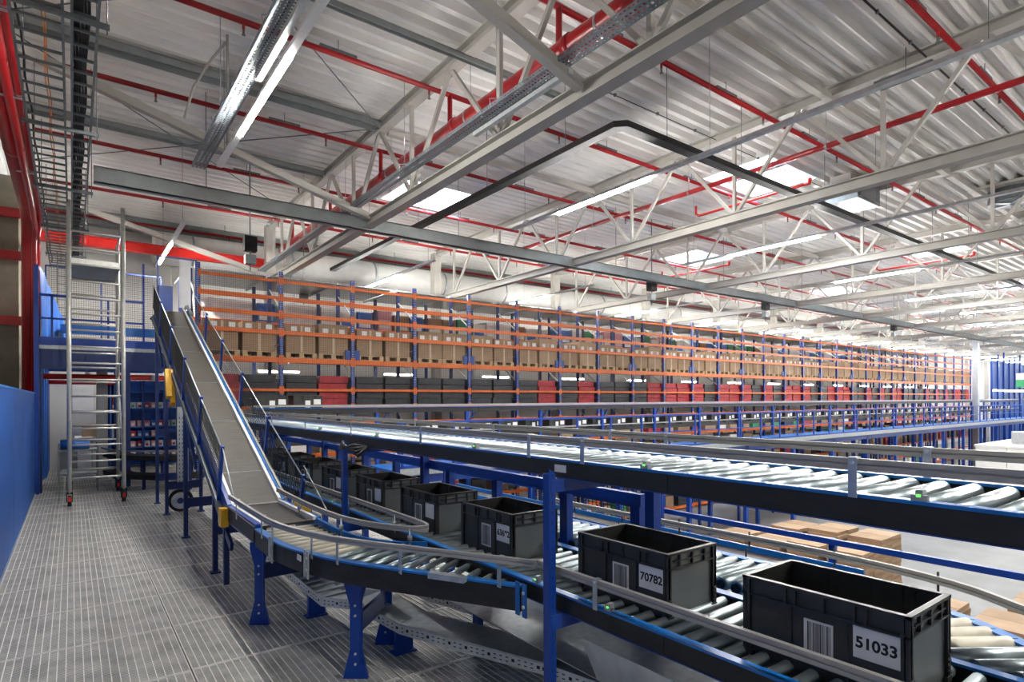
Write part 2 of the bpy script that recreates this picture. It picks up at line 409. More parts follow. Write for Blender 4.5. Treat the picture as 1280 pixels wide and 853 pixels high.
main_pipe(11.45, 6.68, 0.055, 'slim red sprinkler main running along the second roof truss', 15.8, False)
for i, (x, y) in enumerate(((14.2, 8.3), (20.3, 14.4), (26.2, 8.3))):
    t = thing('sprinkler_drop', 'short red pipe with elbow crossing below a skylight, %s from the left' % nth(i + 1), 'pipe', 'pipes below skylights', (x, y, 7.1))
    part('pipe', MB().tube([(x, y + 1.9, 7.38), (x, y + 1.9, 7.15), (x, y + 1.8, 7.08), (x, y, 7.08), (x, y - 1.2, 7.08)], 0.035, 8), 'redbright', t)
    part('elbow', MB().tube([(x, y - 1.2, 7.08), (x, y - 1.3, 7.08), (x, y - 1.32, 7.2)], 0.05, 8), 'redbright', t)
# red pipe bundle at the left wall
t = thing('riser_pipes', 'bundle of glossy red sprinkler risers against the left concrete pier', 'pipe', None, (-0.74, 16.6, 0))
part('main_pipe', MB().tube([(-0.76, -2, 6.1), (-0.76, 16.0, 6.1), (-0.75, 16.4, 6.02), (-0.74, 16.6, 5.8), (-0.74, 16.65, 5.4), (-0.74, 16.65, 0.0)], 0.14, 18), 'red', t)
part('second_pipe', MB().tube([(-0.55, -2, 6.0), (-0.55, 16.2, 6.0), (-0.55, 16.5, 5.9), (-0.60, 16.7, 5.6), (-0.62, 16.7, 0.0)], 0.055, 12), 'red', t)
part('third_pipe', MB().tube([(-0.62, -2, 5.7), (-0.62, 15.9, 5.7), (-0.62, 16.2, 5.6), (-0.64, 16.3, 5.3), (-0.66, 16.3, 0.0)], 0.045, 12), 'red', t)
for y in (7.2, 9.4, 12.6):
    part('coupling', MB().cyl((-0.76, y, 6.1), (-0.76, y + 0.14, 6.1), 0.145, 18), 'red', t)
    part('pipe_clamp', MB().cyl((-0.76, y + 0.7, 6.1), (-0.76, y + 0.73, 6.1), 0.133, 18).cyl((-0.55, y + 0.7, 6.0), (-0.55, y + 0.73, 6.0), 0.062, 12).box(-0.76, -0.5, y + 0.7, y + 0.73, 5.9, 5.92), 'galv', t)
for z in (6.0, 5.05, 3.6):
    part('bracket', MB().box(-1.3, -0.6, 17.05, 17.15, z, z + 0.2), 'red', t)
pier = struct('wall_pier', MB().box(-1.3, -0.95, 17.2, 18.0, 0.0, 6.95), 'concrete', 'bare concrete pier behind the red risers', (-1.1, 17.6, 0))

# ================================================================ CABLE LADDERS
def ladder(x0, x1, z, label, cables):
    t = thing('cable_ladder', label, 'cable tray', 'cable ladders', (x0, -3, z))
    for x in (x0, x1): part('side_rail', MB().box(x - 0.012, x + 0.012, -3, 20, z, z + 0.06), 'galvdark', t)
    rung = MB().box(0, x1 - x0, -0.012, 0.012, 0, 0.025).mesh('rung', 'galvdark')
    for i in range(76): ob('rung', rung, t, (x0, -2.8 + i * 0.3, z + 0.01))
    for (cx, r, m_) in cables:
        pts = [(cx + 0.012 * math.sin(j * 1.7 + cx * 40), -3 + j * 0.5, z + 0.045 + r + 0.008 * math.sin(j * 2.3 + cx * 90)) for j in range(46)]
        part('cable', MB().tube(pts, r, 6), m_, t)
ladder(-0.45, -0.06, 5.5, 'wide steel cable ladder hung overhead beside the red pipes', [(-0.40, 0.011, 'blackcable'), (-0.22, 0.006, 'cableorange'), (-0.20, 0.006, 'cableorange')])
ladder(0.01, 0.21, 5.5, 'narrow overhead cable ladder filled with thick black cables', [(0.03 + 0.021 * i, 0.012 + 0.002 * (i % 2), 'blackcable') for i in range(6)])
for i, y in enumerate((4.0, 6.8, 9.65, 12.4, 15.2, 18)):
    t = thing('ladder_hanger', 'steel cross channel carrying the overhead cable ladders, %s from the camera' % nth(i + 1), 'hanger', 'cable ladder hangers', (-0.1, y, 5.46))
    part('channel', MB().box(-0.5, 0.30, y - 0.02, y + 0.02, 5.45, 5.495), 'galvdark', t)
    for x in (-0.48, 0.28): part('rod', MB().cyl((x, y, 5.4), (x, y, ZD), 0.006, 6), 'galvdark', t)
# perforated trays with battens
def hole_strip(mb, x0, x1, y0, y1, z, n):
    dy = (y1 - y0) / n
    for i in range(n):
        mb.box(x0, x1, y0 + i * dy, y0 + i * dy + dy * 0.5, z, z + 0.002)
def tray(x, z, y0, y1, label, lamp_side, b0, b1):
    t = thing('perforated_tray', label, 'cable tray', 'perforated cable trays', (x, y0, z))
    mb = MB(); w = 0.1
    mb.box(x - w, x - 0.072, y0, y1, z, z + 0.003); mb.box(x - 0.045, x - 0.018, y0, y1, z, z + 0.003); mb.box(x + 0.018, x + 0.045, y0, y1, z, z + 0.003); mb.box(x + 0.072, x + w, y0, y1, z, z + 0.003)
    n = int((y1 - y0) / 0.06)
    for (a, b) in ((x - 0.072, x - 0.045), (x + 0.045, x + 0.072), (x - 0.018, x + 0.018)): hole_strip(mb, a, b, y0, y1, z, n)
    part('tray_bottom', mb, 'traysteel', t)
    for s in (-1, 1):
        mb = MB(); xx = x + s * w
        mb.box(xx - 0.002, xx + 0.002, y0, y1, z, z + 0.022); mb.box(xx - 0.002, xx + 0.002, y0, y1, z + 0.04, z + 0.06)
        for i in range(n): mb.box(xx - 0.002, xx + 0.002, y0 + i * 0.06, y0 + i * 0.06 + 0.03, z + 0.022, z + 0.04)
        part('tray_side', mb, 'traysteel', t)
    part('cable', MB().tube([(x + 0.02 * math.sin(j), y0 + j * (y1 - y0) / 30, z + 0.02) for j in range(31)], 0.012, 6), 'blackcable', t)
    for i in range(int((y1 - y0) / 2.8) + 1):
        y = y0 + 0.4 + i * 2.8
        if y > y1: break
        part('suspension', MB().tube([(x - w, y, z), (x - w - 0.02, y, z + 0.12), (x, y, z + 0.16), (x + w + 0.02, y, z + 0.12), (x + w, y, z)], 0.008, 5).cyl((x, y, z + 0.16), (x, y, ZD), 0.006, 5), 'galv', t)
    xl = x + lamp_side
    part('batten', MB().box(xl - 0.035, xl + 0.035, b0, b1, z - 0.09, z - 0.03), 'galvwhite', t)
tray(1.75, 5.9, -5, 11.3, 'perforated galvanised cable tray beside the nearest lit lamp', 0.09, 5.1, 7.6)
tray(4.7, 5.9, -5, 19.4, 'perforated galvanised cable tray along the first truss', 0.1, 5.2, 7.3)
# dark tray that turns a corner
t = thing('black_tray', 'dark cable channel hung below the roof with a square corner', 'cable tray', None, (6.87, 6.31, 6.2))
mb = MB(); mb.sweep([(6.87, 19.0, 6.2), (6.87, 6.41, 6.2), (6.97, 6.31, 6.2), (45, 6.31, 6.2)], [(-0.09, -0.05), (0.09, -0.05), (0.09, 0.05), (-0.09, 0.05)])
part('channel', mb, 'black', t)
for (x, y) in ((6.87, 16), (6.87, 13), (6.87, 10), (6.87, 7.6), (8.0, 6.31), (10.2, 6.31), (13.5, 6.31), (16.8, 6.31), (20, 6.31), (24, 6.31)):
    part('hanger_rod', MB().cyl((x, y, 6.25), (x, y, ZD), 0.006, 6), 'galvdark', t)

# ================================================================ LAMPS
LIT = ((-3.0, -0.6), (6.7, 9.1), (16.5, 19.0))
for k in range(15):
    x = 1.95 + TS * k; z = 5.74; hw = 0.042 if k == 0 else 0.052; tm = 'white' if k == 0 else 'galvwhite'
    t = thing('lamp_line', 'white batten lamp line hung along the hall, %s from the left' % nth(k + 1), 'lamp', 'batten lamp lines', (x, -5, z))
    part('trunking', MB().box(x - hw, x + hw, -5, 10.6, z, z + 0.055), tm, t)
    part('trunking', MB().box(x - hw, x + hw, 14.2, 19.6, z, z + 0.055), tm, t)
    for (a, b) in LIT:
        part('lamp_tube', MB().box(x - 0.03, x + 0.03, a, b, z - (0.026 if k == 0 else 0.04), z), 'led', t)
    for y in (-2, 2, 5.5, 10.2, 14.6, 18): part('suspension', MB().cyl((x, y, z + 0.05), (x, y, ZD), 0.004, 5), 'galvdark', t)

# ================================================================ CEILING UNITS
t = thing('hanging_panel', 'flat pale rectangular panel hung from a beam at upper right', 'panel', None, (10.9, 3.8, 7.15))
part('panel', MB().box(10.76, 11.04, 3.4, 4.2, 7.15, 7.18), 'white', t)
part('frame', MB().box(10.74, 10.76, 3.38, 4.22, 7.14, 7.19).box(11.04, 11.06, 3.38, 4.22, 7.14, 7.19).box(10.76, 11.04, 3.38, 3.4, 7.14, 7.19).box(10.76, 11.04, 4.2, 4.22, 7.14, 7.19), 'galvdark', t)
part('rod', MB().cyl((10.9, 3.8, 7.18), (10.9, 3.8, ZD), 0.008, 6), 'galvdark', t)
for i, (y, z) in enumerate(((3.57, 7.42), (7.5, 7.5))):
    t = thing('conduit', 'thin black conduit clipped under the roof deck, %s' % ['at upper right corner', 'above the dark cable channel'][i], 'conduit', 'black conduits', (6, y, z))
    part('pipe', MB().cyl((6, y, z), (17 if i else 24, y, z), 0.016 if i == 0 else 0.008, 6), 'black', t)
    for j in range(9): part('clip', MB().box(6.8 + j * 1.2, 6.84 + j * 1.2, y - 0.02, y + 0.02, z - 0.02, z + 0.03), 'galvdark', t)
t = thing('roof_fan', 'dark round ventilation fan under the roof near right edge', 'fan', None, (19.6, 4.2, 7.2))
part('housing', MB().cyl((20.5, 4.6, 7.2), (20.5, 4.6, 7.6), 0.55, 24), 'galvdark', t)
part('mount', MB().box(19.7, 21.3, 3.8, 5.4, 7.55, 7.62), 'truss', t)
for i in range(5):
    a = i * 2 * math.pi / 5
    part('blade', MB().bar((20.5, 4.6, 7.18), (20.5 + 0.5 * math.cos(a), 4.6 + 0.5 * math.sin(a), 7.18), 0.14, 0.02), 'galv', t)
t = thing('air_heater', 'grey square air heater hung behind the second truss', 'heater', None, (15.3, 6.6, 7))
part('casing', MB().box(15.6, 16.9, 6.5, 7.4, 6.9, 7.4), 'galvdark', t)
part('grille', MB().box(15.7, 16.8, 6.46, 6.5, 6.95, 7.35), 'galvdark', t)
part('mount', MB().box(15.7, 16.8, 6.7, 7.2, 7.4, 7.6), 'truss', t)
for i, (x, y, z) in enumerate(((6.0, 19.2, 5.3), (14.8, 12.3, 5.2), (3.4, 14.9, 5.3), (21.5, 12.3, 5.2), (33.6, 12.3, 5.2))):
    t = thing('antenna_unit', 'black box unit hung on a thin pole below the roof, %s' % ['above the rack end', 'by nearer tie beam', 'at far left', 'in mid hall', 'at far right'][i], 'antenna', 'hanging black units', (x, y, z))
    part('pole', MB().cyl((x, y, z - 0.3), (x, y, ZD), 0.015, 6), 'galvdark', t)
    part('box', MB().box(x - 0.14, x + 0.14, y - 0.1, y + 0.1, z + 0.15, z + 0.5), 'black', t)
    part('small_box', MB().box(x - 0.12, x + 0.12, y - 0.08, y + 0.08, z - 0.15, z + 0.06), 'galvdark', t)
t = thing('air_duct', 'big pale round air duct under the far roof edge', 'duct', None, (3, 20.9, 6.3))
part('duct', MB().cyl((2.0, 20.9, 6.6), (70, 20.9, 6.6), 0.5, 20), 'white', t)
for i in range(12): part('hanger', MB().cyl((4 + i * 6, 20.9, 7.1), (4 + i * 6, 20.9, ZD), 0.01, 5), 'galvdark', t)
for i in range(22): part('seam', MB().cyl((3 + i * 3, 20.9, 6.6), (3.06 + i * 3, 20.9, 6.6), 0.52, 20), 'galv', t)
single('shadow_band', MB().box(-1.3, 97, 21.5, 21.85, 7.2, 7.6), 'purlin', 'dark strip for the shadow band along the top of the far wall', 'beam', None, (0, 21.7, 7.3))  # dark grey strip stands in for the shade under the roof edge
t = thing('red_beam', 'bright red crane beam along the back wall at left', 'beam', None, (-1.2, 19.9, 6.2))
mb = MB(); ibeam(mb, (-1.2, 19.9, 6.3), (5.0, 19.9, 6.3), 0.2, 0.28); part('girder', mb, 'redbright', t)

# ================================================================ TOTES
def text_mesh(body, size):
    cu = bpy.data.curves.new('lettering', 'FONT'); cu.body = body; cu.size = size; cu.align_x = 'CENTER'; cu.align_y = 'CENTER'; cu.offset = size * 0.03
    cu.extrude = 0.0004
    o = bpy.data.objects.new('lettering_tmp', cu); COL.objects.link(o)
    bpy.context.view_layer.update()
    me = bpy.data.meshes.new_from_object(o.evaluated_get(bpy.context.evaluated_depsgraph_get()))
    bpy.data.objects.remove(o); me.materials.clear(); me.materials.append(MATS['ink']); me.name = 'lettering'
    return me
TL, TW, TH = 0.63, 0.395, 0.33
def tote_body():
    mb = MB(); hx, hy = TW / 2, TL / 2; t = 0.008; ins = 0.018
    # walls (outer skin inset, rim proud)
    for s in (-1, 1):
        mb.m(0); mb.box(s * (hx - ins) - t / 2, s * (hx - ins) + t / 2, -hy + ins, hy - ins, 0.0, TH)
        mb.m(1 if s < 0 else 0); y = s * (hy - ins); mb.box(-hx + ins, hx - ins, y - t / 2, y + t / 2, 0.0, TH)  # near end wall takes the lit copy of the tote colour
    mb.m(0); mb.box(-hx + ins, hx - ins, -hy + ins, hy - ins, 0.004, 0.014)
    # rim and belt line flanges
    for z0, z1 in ((TH - 0.012, TH), (TH - 0.078, TH - 0.072)):
        for s in (-1, 1):
            a, b = sorted((s * hx, s * (hx - ins))); mb.box(a, b, -hy, hy, z0, z1)
            a, b = sorted((s * hy, s * (hy - ins))); mb.box(-hx, hx, a, b, z0, z1)
    # vertical ribs below the rim on the long sides
    for s in (-1, 1):
        for y in (-0.17, -0.13, -0.02, 0.09, 0.13):
            a, b = sorted((s * (hx - 0.001), s * (hx - ins))); mb.box(a, b, y - 0.004, y + 0.004, TH - 0.072, TH - 0.012)
        a, b = sorted((s * (hx - 0.007), s * (hx - ins)))
        for y in (-0.107, 0.107): mb.box(a, b, y - 0.0015, y + 0.0015, 0.02, TH - 0.078)
        a, b = sorted((s * (hy - 0.001), s * (hy - ins)))
        for x in (-0.10, 0.10, 0.0): mb.box(x - 0.004, x + 0.004, a, b, TH - 0.072, TH - 0.012)
        a, b = sorted((s * (hy - 0.002), s * (hy - ins))); mb.box(-hx + 0.05, hx - 0.05, a, b, TH - 0.045, TH - 0.04)
    # corner posts
    for sx in (-1, 1):
        for sy in (-1, 1):
            for (d0, d1) in ((0.002, 0.012), (0.022, 0.032)):
                a, b = sorted((sx * (hx - 0.001), sx * (hx - ins - 0.002))); c, d = sorted((sy * (hy - d0), sy * (hy - d1))); mb.box(a, b, c, d, 0.0, TH - 0.012)
            a, b = sorted((sx * (hx - 0.004), sx * (hx - 0.03))); c, d = sorted((sy * (hy - 0.002), sy * (hy - ins))); mb.box(a, b, c, d, 0.0, TH - 0.012)
            for z in (0.03, 0.08):  # stacking feet
                pass
            a, b = sorted((sx * (hx + 0.001), sx * (hx - 0.045))); c, d = sorted((sy * (hy + 0.001), sy * (hy - 0.05))); mb.box(a, b, c, d, 0.0, 0.022)
            for i in range(4):
                z = 0.03 + i * 0.022; c, d = sorted((sy * (hy + 0.002), sy * (hy - ins))); a, b = sorted((sx * (hx - 0.008), sx * (hx - 0.028))); mb.box(a, b, c, d, z, z + 0.012)
    # inner stiffeners seen on the far wall
    for y in (-0.2, -0.16, -0.04, 0.09, 0.13):
        mb.box(hx - ins - 0.008, hx - ins, y - 0.002, y + 0.002, TH - 0.09, TH - 0.004)
    return mb.mesh('body', ['tote', 'toteendlit'])
M_tote = tote_body()
hx = TW / 2; ny = -TL / 2
M_num = MB().box(-hx + 0.0095, -hx + 0.0145, ny + 0.034, ny + 0.19, TH - 0.2, TH - 0.085).mesh('number_label', 'paper')
M_bar = MB().box(-hx + 0.0095, -hx + 0.0145, ny + 0.262, ny + 0.372, TH - 0.265, TH - 0.112).mesh('barcode_label', 'paper')
mb = MB(); y = ny + 0.270; rr = random.Random(3)
while y < ny + 0.36:
    ww = rr.choice((0.0012, 0.002, 0.003, 0.0045)); mb.box(-hx + 0.0088, -hx + 0.0096, y, y + ww, TH - 0.257, TH - 0.12); y += ww + rr.choice((0.0016, 0.0024, 0.0035))
M_bars = mb.mesh('barcode', 'ink')
def tote(label, x, y, z, num=None, group='totes on the lower conveyor', rotz=0.0, simple=False):
    t = thing('storage_tote', label, 'crate', group, (x, y, z), (0, 0, rotz))
    def ch(n, me, p=None):
        o = bpy.data.objects.new(n, me); COL.objects.link(o); o.parent = p or t; WL[o.name] = Vector((0, 0, 0)); return o
    ch('body', M_tote); a = ch('number_label', M_num); b = ch('barcode_label', M_bar)
    if not simple: ch('barcode', M_bars, b)
    if num:
        l = ch('lettering', text_mesh(num, 0.056), a)
        l.location = (-hx + 0.0088, ny + 0.112, TH - 0.143); l.rotation_euler = (math.radians(90), 0, math.radians(-90))
    return t
ROLLZ = 0.82
far_ends = [(1.42, '51033', 'dark grey plastic tote with number 51033, nearest the camera'), (2.44, '70782', 'dark grey plastic tote with number 70782 beside the blue post'),
            (3.69, '63692', 'dark grey plastic tote with number starting 636, third from the camera'), (4.69, None, 'dark grey tote on lower conveyor, fourth from the camera'),
            (5.69, None, 'dark grey tote on lower conveyor, fifth from the camera'), (6.71, None, 'dark grey tote on lower conveyor, sixth from the camera'),
            (7.73, None, 'dark grey tote on lower conveyor, seventh from the camera'), (8.75, None, 'dark grey tote on lower conveyor, eighth from the camera'), (9.9, None, 'dark grey tote on lower conveyor, farthest in the row')]
for (ye, num, lab) in far_ends:
    tote(lab, 2.29 + TW / 2, ye - TL / 2, ROLLZ, num)

# ================================================================ ROLLER CONVEYORS
def roller_mesh(L, r, body='steelroll', n=14):
    mb = MB(); mb.cyl((0.012, 0, 0), (L - 0.035, 0, 0), r, n); mb.m(1)
    mb.cyl((0.0, 0, 0), (0.012, 0, 0), r * 0.72, 8); mb.cyl((L - 0.035, 0, 0), (L, 0, 0), r * 0.8, 8)
    return mb.mesh('roller', [body, 'black'])
def rail_prof(): return [(-0.012, -0.02), (0.012, -0.02), (0.012, -0.004), (0.006, -0.002), (0.006, 0.002), (0.012, 0.004), (0.012, 0.02), (-0.012, 0.02), (-0.012, 0.004), (-0.006, 0.002), (-0.006, -0.002), (-0.012, -0.004)]
def sensor(t, x, y, z, c='greenled'):
    o = part('sensor', MB().box(x - 0.008, x + 0.02, y - 0.022, y + 0.022, z, z + 0.018).box(x - 0.004, x + 0.03, y - 0.01, y + 0.01, z + 0.018, z + 0.034), 'plasticgrey', t)
    part('indicator', MB().box(x - 0.009, x + 0.0, y - 0.006, y + 0.006, z + 0.012, z + 0.02), c, o)
def straight(name, label, x0, x1, y0, y1, ztop, depth, pitch, rr, rail_h, brk, near_rail=True, near_rail_y=None, far_y=None):
    t = thing(name, label, 'conveyor', None, (x0, y0, ztop - depth))
    for s, x in ((1, x0), (-1, x1)):
        L = 0.0
        yy = y0
        while yy < y1 - 0.01:
            ye = min(yy + 2.9, y1)
            o = part('side_frame', MB().box(min(x, x + s * 0.025), max(x, x + s * 0.025), yy + 0.003, ye, ztop - depth + 0.004, ztop - 0.01), 'frameblack', t)
            mb = MB().box(min(x - s * 0.006, x + s * 0.04), max(x - s * 0.006, x + s * 0.04), yy, ye, ztop - 0.012, ztop)
            part('top_flange', mb, 'bluebright', o)
            part('bottom_flange', MB().box(min(x - s * 0.004, x + s * 0.05), max(x - s * 0.004, x + s * 0.05), yy, ye, ztop - depth, ztop - depth + 0.004), 'blue', o)
            yy = ye
    rm = roller_mesh(x1 - x0 - 0.06, rr)
    n = int((y1 - y0) / pitch)
    for i in range(n): ob('roller', rm, t, (x0 + 0.03, y0 + 0.03 + i * pitch, ztop - 0.03))
    part('crossbeam', MB().box(x0 + 0.025, x1 - 0.025, y0, y1, ztop - depth + 0.005, ztop - depth + 0.012), 'galvdark', t)
    zr = ztop + rail_h
    for x, on in ((x0 + 0.0, near_rail), (x1, True)):
        if not on: continue
        ya, yb_ = ((far_y or (y0, y1)) if x == x1 else (near_rail_y or (y0, y1)))
        part('guide_rail', MB().sweep([(x, ya, zr), (x, yb_, zr)], rail_prof()), 'alu', t)
        for yb2 in brk:
            if ya < yb2 < yb_:
                o = part('rail_bracket', MB().box(x - 0.016, x - 0.012, yb2 - 0.014, yb2 + 0.014, ztop - 0.012, zr + 0.02).box(x - 0.016, x + 0.02, yb2 - 0.014, yb2 + 0.014, zr + 0.02, zr + 0.024), 'galv', t)
                part('bolt', MB().cyl((x - 0.021, yb2, zr + 0.005), (x - 0.016, yb2, zr + 0.005), 0.007, 6), 'galvwhite', o)
    return t
LT = straight('roller_conveyor', 'lower roller conveyor carrying the row of dark totes', 2.12, 2.84, -1.2, 11.3, 0.85, 0.105, 0.1, 0.027, 0.12, (-0.4, 0.72, 2.12, 3.0, 4.5, 6, 7.5, 9), near_rail_y=(-1.2, 2.6), far_y=(3.3, 11.3))
for y, c in ((0.62, 'greenled'), (0.66, 'redled'), (2.05, 'greenled'), (2.62, 'greenled'), (4.4, 'greenled'), (5.9, 'greenled')): sensor(LT, 2.13, y, 0.85, c)
UT = straight('roller_conveyor', 'empty upper roller conveyor running above the totes', 2.15, 2.83, -1.2, 12.2, 1.573, 0.105, 0.106, 0.03, 0.102, (-0.4, 0.91, 2.24, 2.69, 4.02, 5.42, 6.8, 8.2, 9.6, 11))
for y in (0.72, 1.84, 3.3, 4.9, 6.4): sensor(UT, 2.16, y, 1.573)
part('marker_plate', MB().box(2.144, 2.1495, 2.38, 2.47, 1.50, 1.54), 'paper', UT)
# supports of the double deck
for i, y in enumerate((2.42, 5.4, 8.4, 11.2)):
    t = thing('support_post', 'perforated blue steel post supporting both conveyors, %s from the camera' % nth(i + 1), 'post', 'blue support posts', (2.06, y, 0))
    mb = MB(); mb.box(2.04, 2.044, y - 0.026, y + 0.026, 0, 1.5); mb.box(2.044, 2.085, y - 0.026, y - 0.022, 0, 1.5); mb.box(2.044, 2.085, y + 0.022, y + 0.026, 0, 1.5)
    mb.poly([(2.04, y - 0.026, 1.5), (2.085, y - 0.026, 1.5), (2.04, y - 0.026, 1.53)])
    part('channel', mb, 'blue', t)
    mb = MB()
    for k in range(30): mb.box(2.058, 2.066, y - 0.0265, y - 0.0258, 0.03 + k * 0.05, 0.05 + k * 0.05)
    o = part('slots', mb, 'bluedark', t); o['kind'] = 'stuff'
    part('arm', MB().box(2.05, 2.9, y - 0.03, y + 0.03, 1.40, 1.465), 'blue', t)
    part('lower_arm', MB().box(2.05, 2.9, y - 0.03, y + 0.03, 0.66, 0.74), 'blue', t)
    part('far_post', MB().box(2.88, 2.95, y - 0.035, y + 0.035, 0, 1.45), 'blue', t)
    part('foot', MB().box(2.0, 2.13, y - 0.09, y + 0.09, 0, 0.012), 'blue', t)
t = thing('support_beam', 'long blue beam below the far side of the upper conveyor', 'beam', None, (2.95, 2, 1.3))
part('beam', MB().box(2.95, 3.0, 2.55, 12.0, 1.20, 1.28), 'blue', t)
for y in (2.6, 3.3, 4.2, 5.0, 6.2, 7.1, 8.0, 9.3, 10.4): part('stub_post', MB().box(2.95, 3.01, y - 0.04, y + 0.04, 0.0, 1.20), 'blue', t)

# second lane that curves in from the right
def path_norm(pts, i):
    a = Vector(pts[max(i - 1, 0)]); b = Vector(pts[min(i + 1, len(pts) - 1)]); d = (b - a).normalized(); return d, Vector((-d.y, d.x))
def resample(pts, step):
    P = [Vector(p) for p in pts]; out = [P[0]]; acc = 0
    for a, b in zip(P, P[1:]):
        L = (b - a).length; s = step - acc
        while s < L: out.append(a + (b - a) * (s / L)); s += step
        acc = L - (s - step)
    return out
def smooth(pts, it=3):
    P = [Vector(p) for p in pts]
    for _ in range(it):
        Q = [P[0]]
        for a, b in zip(P, P[1:]): Q += [a * 0.75 + b * 0.25, a * 0.25 + b * 0.75]
        Q.append(P[-1]); P = Q
    return P
outer = smooth([(2.56, -0.26), (2.74, -0.02), (3.28, 0.70), (3.50, 1.05), (3.58, 1.8), (3.54, 2.6), (3.5, 4.2)], 2)
t = thing('curve_conveyor', 'curved roller conveyor behind the nearest totes at lower right', 'conveyor', None, (3.3, 1, 0.7))
o3 = [(p.x, p.y, 0.85) for p in outer]
part('outer_frame', MB().sweep(o3, [(-0.01, -0.1), (0.02, -0.1), (0.02, -0.012), (-0.01, -0.012)]), 'frameblack', t)
part('outer_flange', MB().sweep(o3, [(-0.04, -0.012), (0.024, -0.012), (0.024, 0.0), (-0.04, 0.0)]), 'bluebright', t)
part('guide_rail', MB().sweep([(p.x + 0.05, p.y, 0.97) for p in outer], rail_prof()), 'alu', t)
for k, p in enumerate(resample(outer, 0.55)):
    part('rail_hook', MB().tube([(p.x + 0.02, p.y, 0.85), (p.x + 0.02, p.y, 0.90), (p.x + 0.06, p.y, 0.90), (p.x + 0.06, p.y, 1.01)], 0.006, 6), 'black', t)
rs = resample(outer, 0.112)
rmA = {}
for i, p in enumerate(rs[1:-1], 1):
    d, nl = path_norm([(q.x, q.y) for q in rs], i); p = Vector((p.x, p.y))
    Lr = min(0.56, max(0.12, (p.x - 2.86) / max(0.2, -nl.x)))
    Lr = round(Lr, 2); sl = (0.72 < p.y < 1.6)
    key = (Lr, sl)
    if key not in rmA: rmA[key] = roller_mesh(Lr, 0.04, 'sleeve' if sl else 'steelroll', 18)
    st = p + nl * Lr
    ob('roller', rmA[key], t, (st.x, st.y, 0.82), (0, 0, math.atan2(-nl.y, -nl.x)))
part('inner_frame', MB().box(2.87, 2.89, 1.3, 4.2, 0.75, 0.84), 'bluebright', t)
for y in (0.4, 2.0, 3.6): part('leg', MB().box(3.42, 3.48, y, y + 0.06, 0, 0.76), 'blue', t)
t = thing('small_belt_conveyor', 'short dark belt conveyor alongside the curved rollers', 'conveyor', None, (3.0, 2.2, 0.6))
part('belt', MB().box(3.62, 3.9, 1.6, 6.4, 0.78, 0.80), 'beltdark', t)
for x in (3.60, 3.90): part('side', MB().box(x, x + 0.02, 1.6, 6.4, 0.70, 0.84), 'bluebright', t)
for y in (1.8, 4, 6.2): part('leg', MB().box(3.74, 3.8, y, y + 0.06, 0, 0.72), 'blue', t)

# ---- merge conveyor from the left
OUT = [(1.24, 5.25), (1.24, 4.57), (1.37, 4.04), (1.52, 3.69), (1.75, 3.28), (1.86, 3.09), (2.08, 2.69)]
oc = smooth(OUT, 2)
MT = thing('merge_conveyor', 'curved roller conveyor merging from the belt into the tote line', 'conveyor', None, (1.6, 4, 0.0))
o3 = [(p.x, p.y, 0.825) for p in oc]
part('outer_frame', MB().sweep(o3, [(0.012, -0.15), (-0.012, -0.15), (-0.012, -0.012), (0.012, -0.012)][::-1]), 'frameblack', MT)
part('outer_flange', MB().sweep(o3, [(0.018, -0.012), (-0.035, -0.012), (-0.035, 0.0), (0.018, 0.0)][::-1]), 'bluebright', MT)
inner = smooth([(1.72, 6.4), (1.70, 6.0), (1.67, 5.1), (1.70, 4.45), (1.83, 4.02), (1.957, 3.83), (2.05, 3.77), (2.1, 3.85), (2.11, 4.1)], 2)
part('inner_rail', MB().sweep([(p.x, p.y, 0.97) for p in inner] + [(2.11, 11.2, 0.97)], rail_prof()), 'alu', MT)
inn2 = smooth([(1.75, 5.25), (1.73, 4.5), (1.86, 4.06), (2.1, 3.86)], 2)
part('inner_frame', MB().sweep([(p.x, p.y, 0.85) for p in inn2], [(-0.012, -0.15), (0.012, -0.15), (0.012, 0.0), (-0.012, 0.0)]), 'bluebright', MT)
orail = [(p.x - 0.03, p.y - 0.02, 0.97) for p in oc] + [(2.1, 2.58, 0.97)]
part('outer_rail', MB().sweep([(1.22, 6.2, 0.97)] + orail, rail_prof()), 'alu', MT)
for (x, y) in ((1.22, 5.9), (1.21, 4.95), (1.215, 4.66), (1.33, 4.1), (1.42, 3.85), (1.66, 3.4), (2.0, 2.8)):
    part('rail_bracket', MB().box(x - 0.004, x, y - 0.018, y + 0.018, 0.80, 0.98).box(x - 0.004, x + 0.03, y - 0.018, y + 0.018, 0.98, 0.984), 'galv', MT)
for (x, y) in ((1.70, 5.6), (1.69, 4.5), (1.95, 3.84), (2.1, 4.4), (2.1, 5.4)):
    part('rail_bracket', MB().cyl((x, y, 0.82), (x, y, 0.97), 0.008, 6).cyl((x, y, 0.88), (x, y, 0.92), 0.018, 8), 'galv', MT)
rs = resample(oc, 0.118); rmB = {}
for i, p in enumerate(rs[1:-1], 1):
    d, nl = path_norm([(q.x, q.y) for q in rs], i); p = Vector((p.x, p.y))
    lim = 0.48 if p.y > 3.9 else 0.6
    Lr = min(lim, (2.11 - p.x) / max(0.3, nl.x)) - 0.02
    if Lr < 0.06: continue
    Lr = round(Lr, 2); key = (Lr, i < 11)
    if key not in rmB: rmB[key] = roller_mesh(Lr, 0.021, 'sleeve' if i < 11 else 'steelroll')
    st = p + nl * 0.015
    ob('roller', rmB[key], MT, (st.x, st.y, 0.802), (0, 0, math.atan2(nl.y, nl.x)))
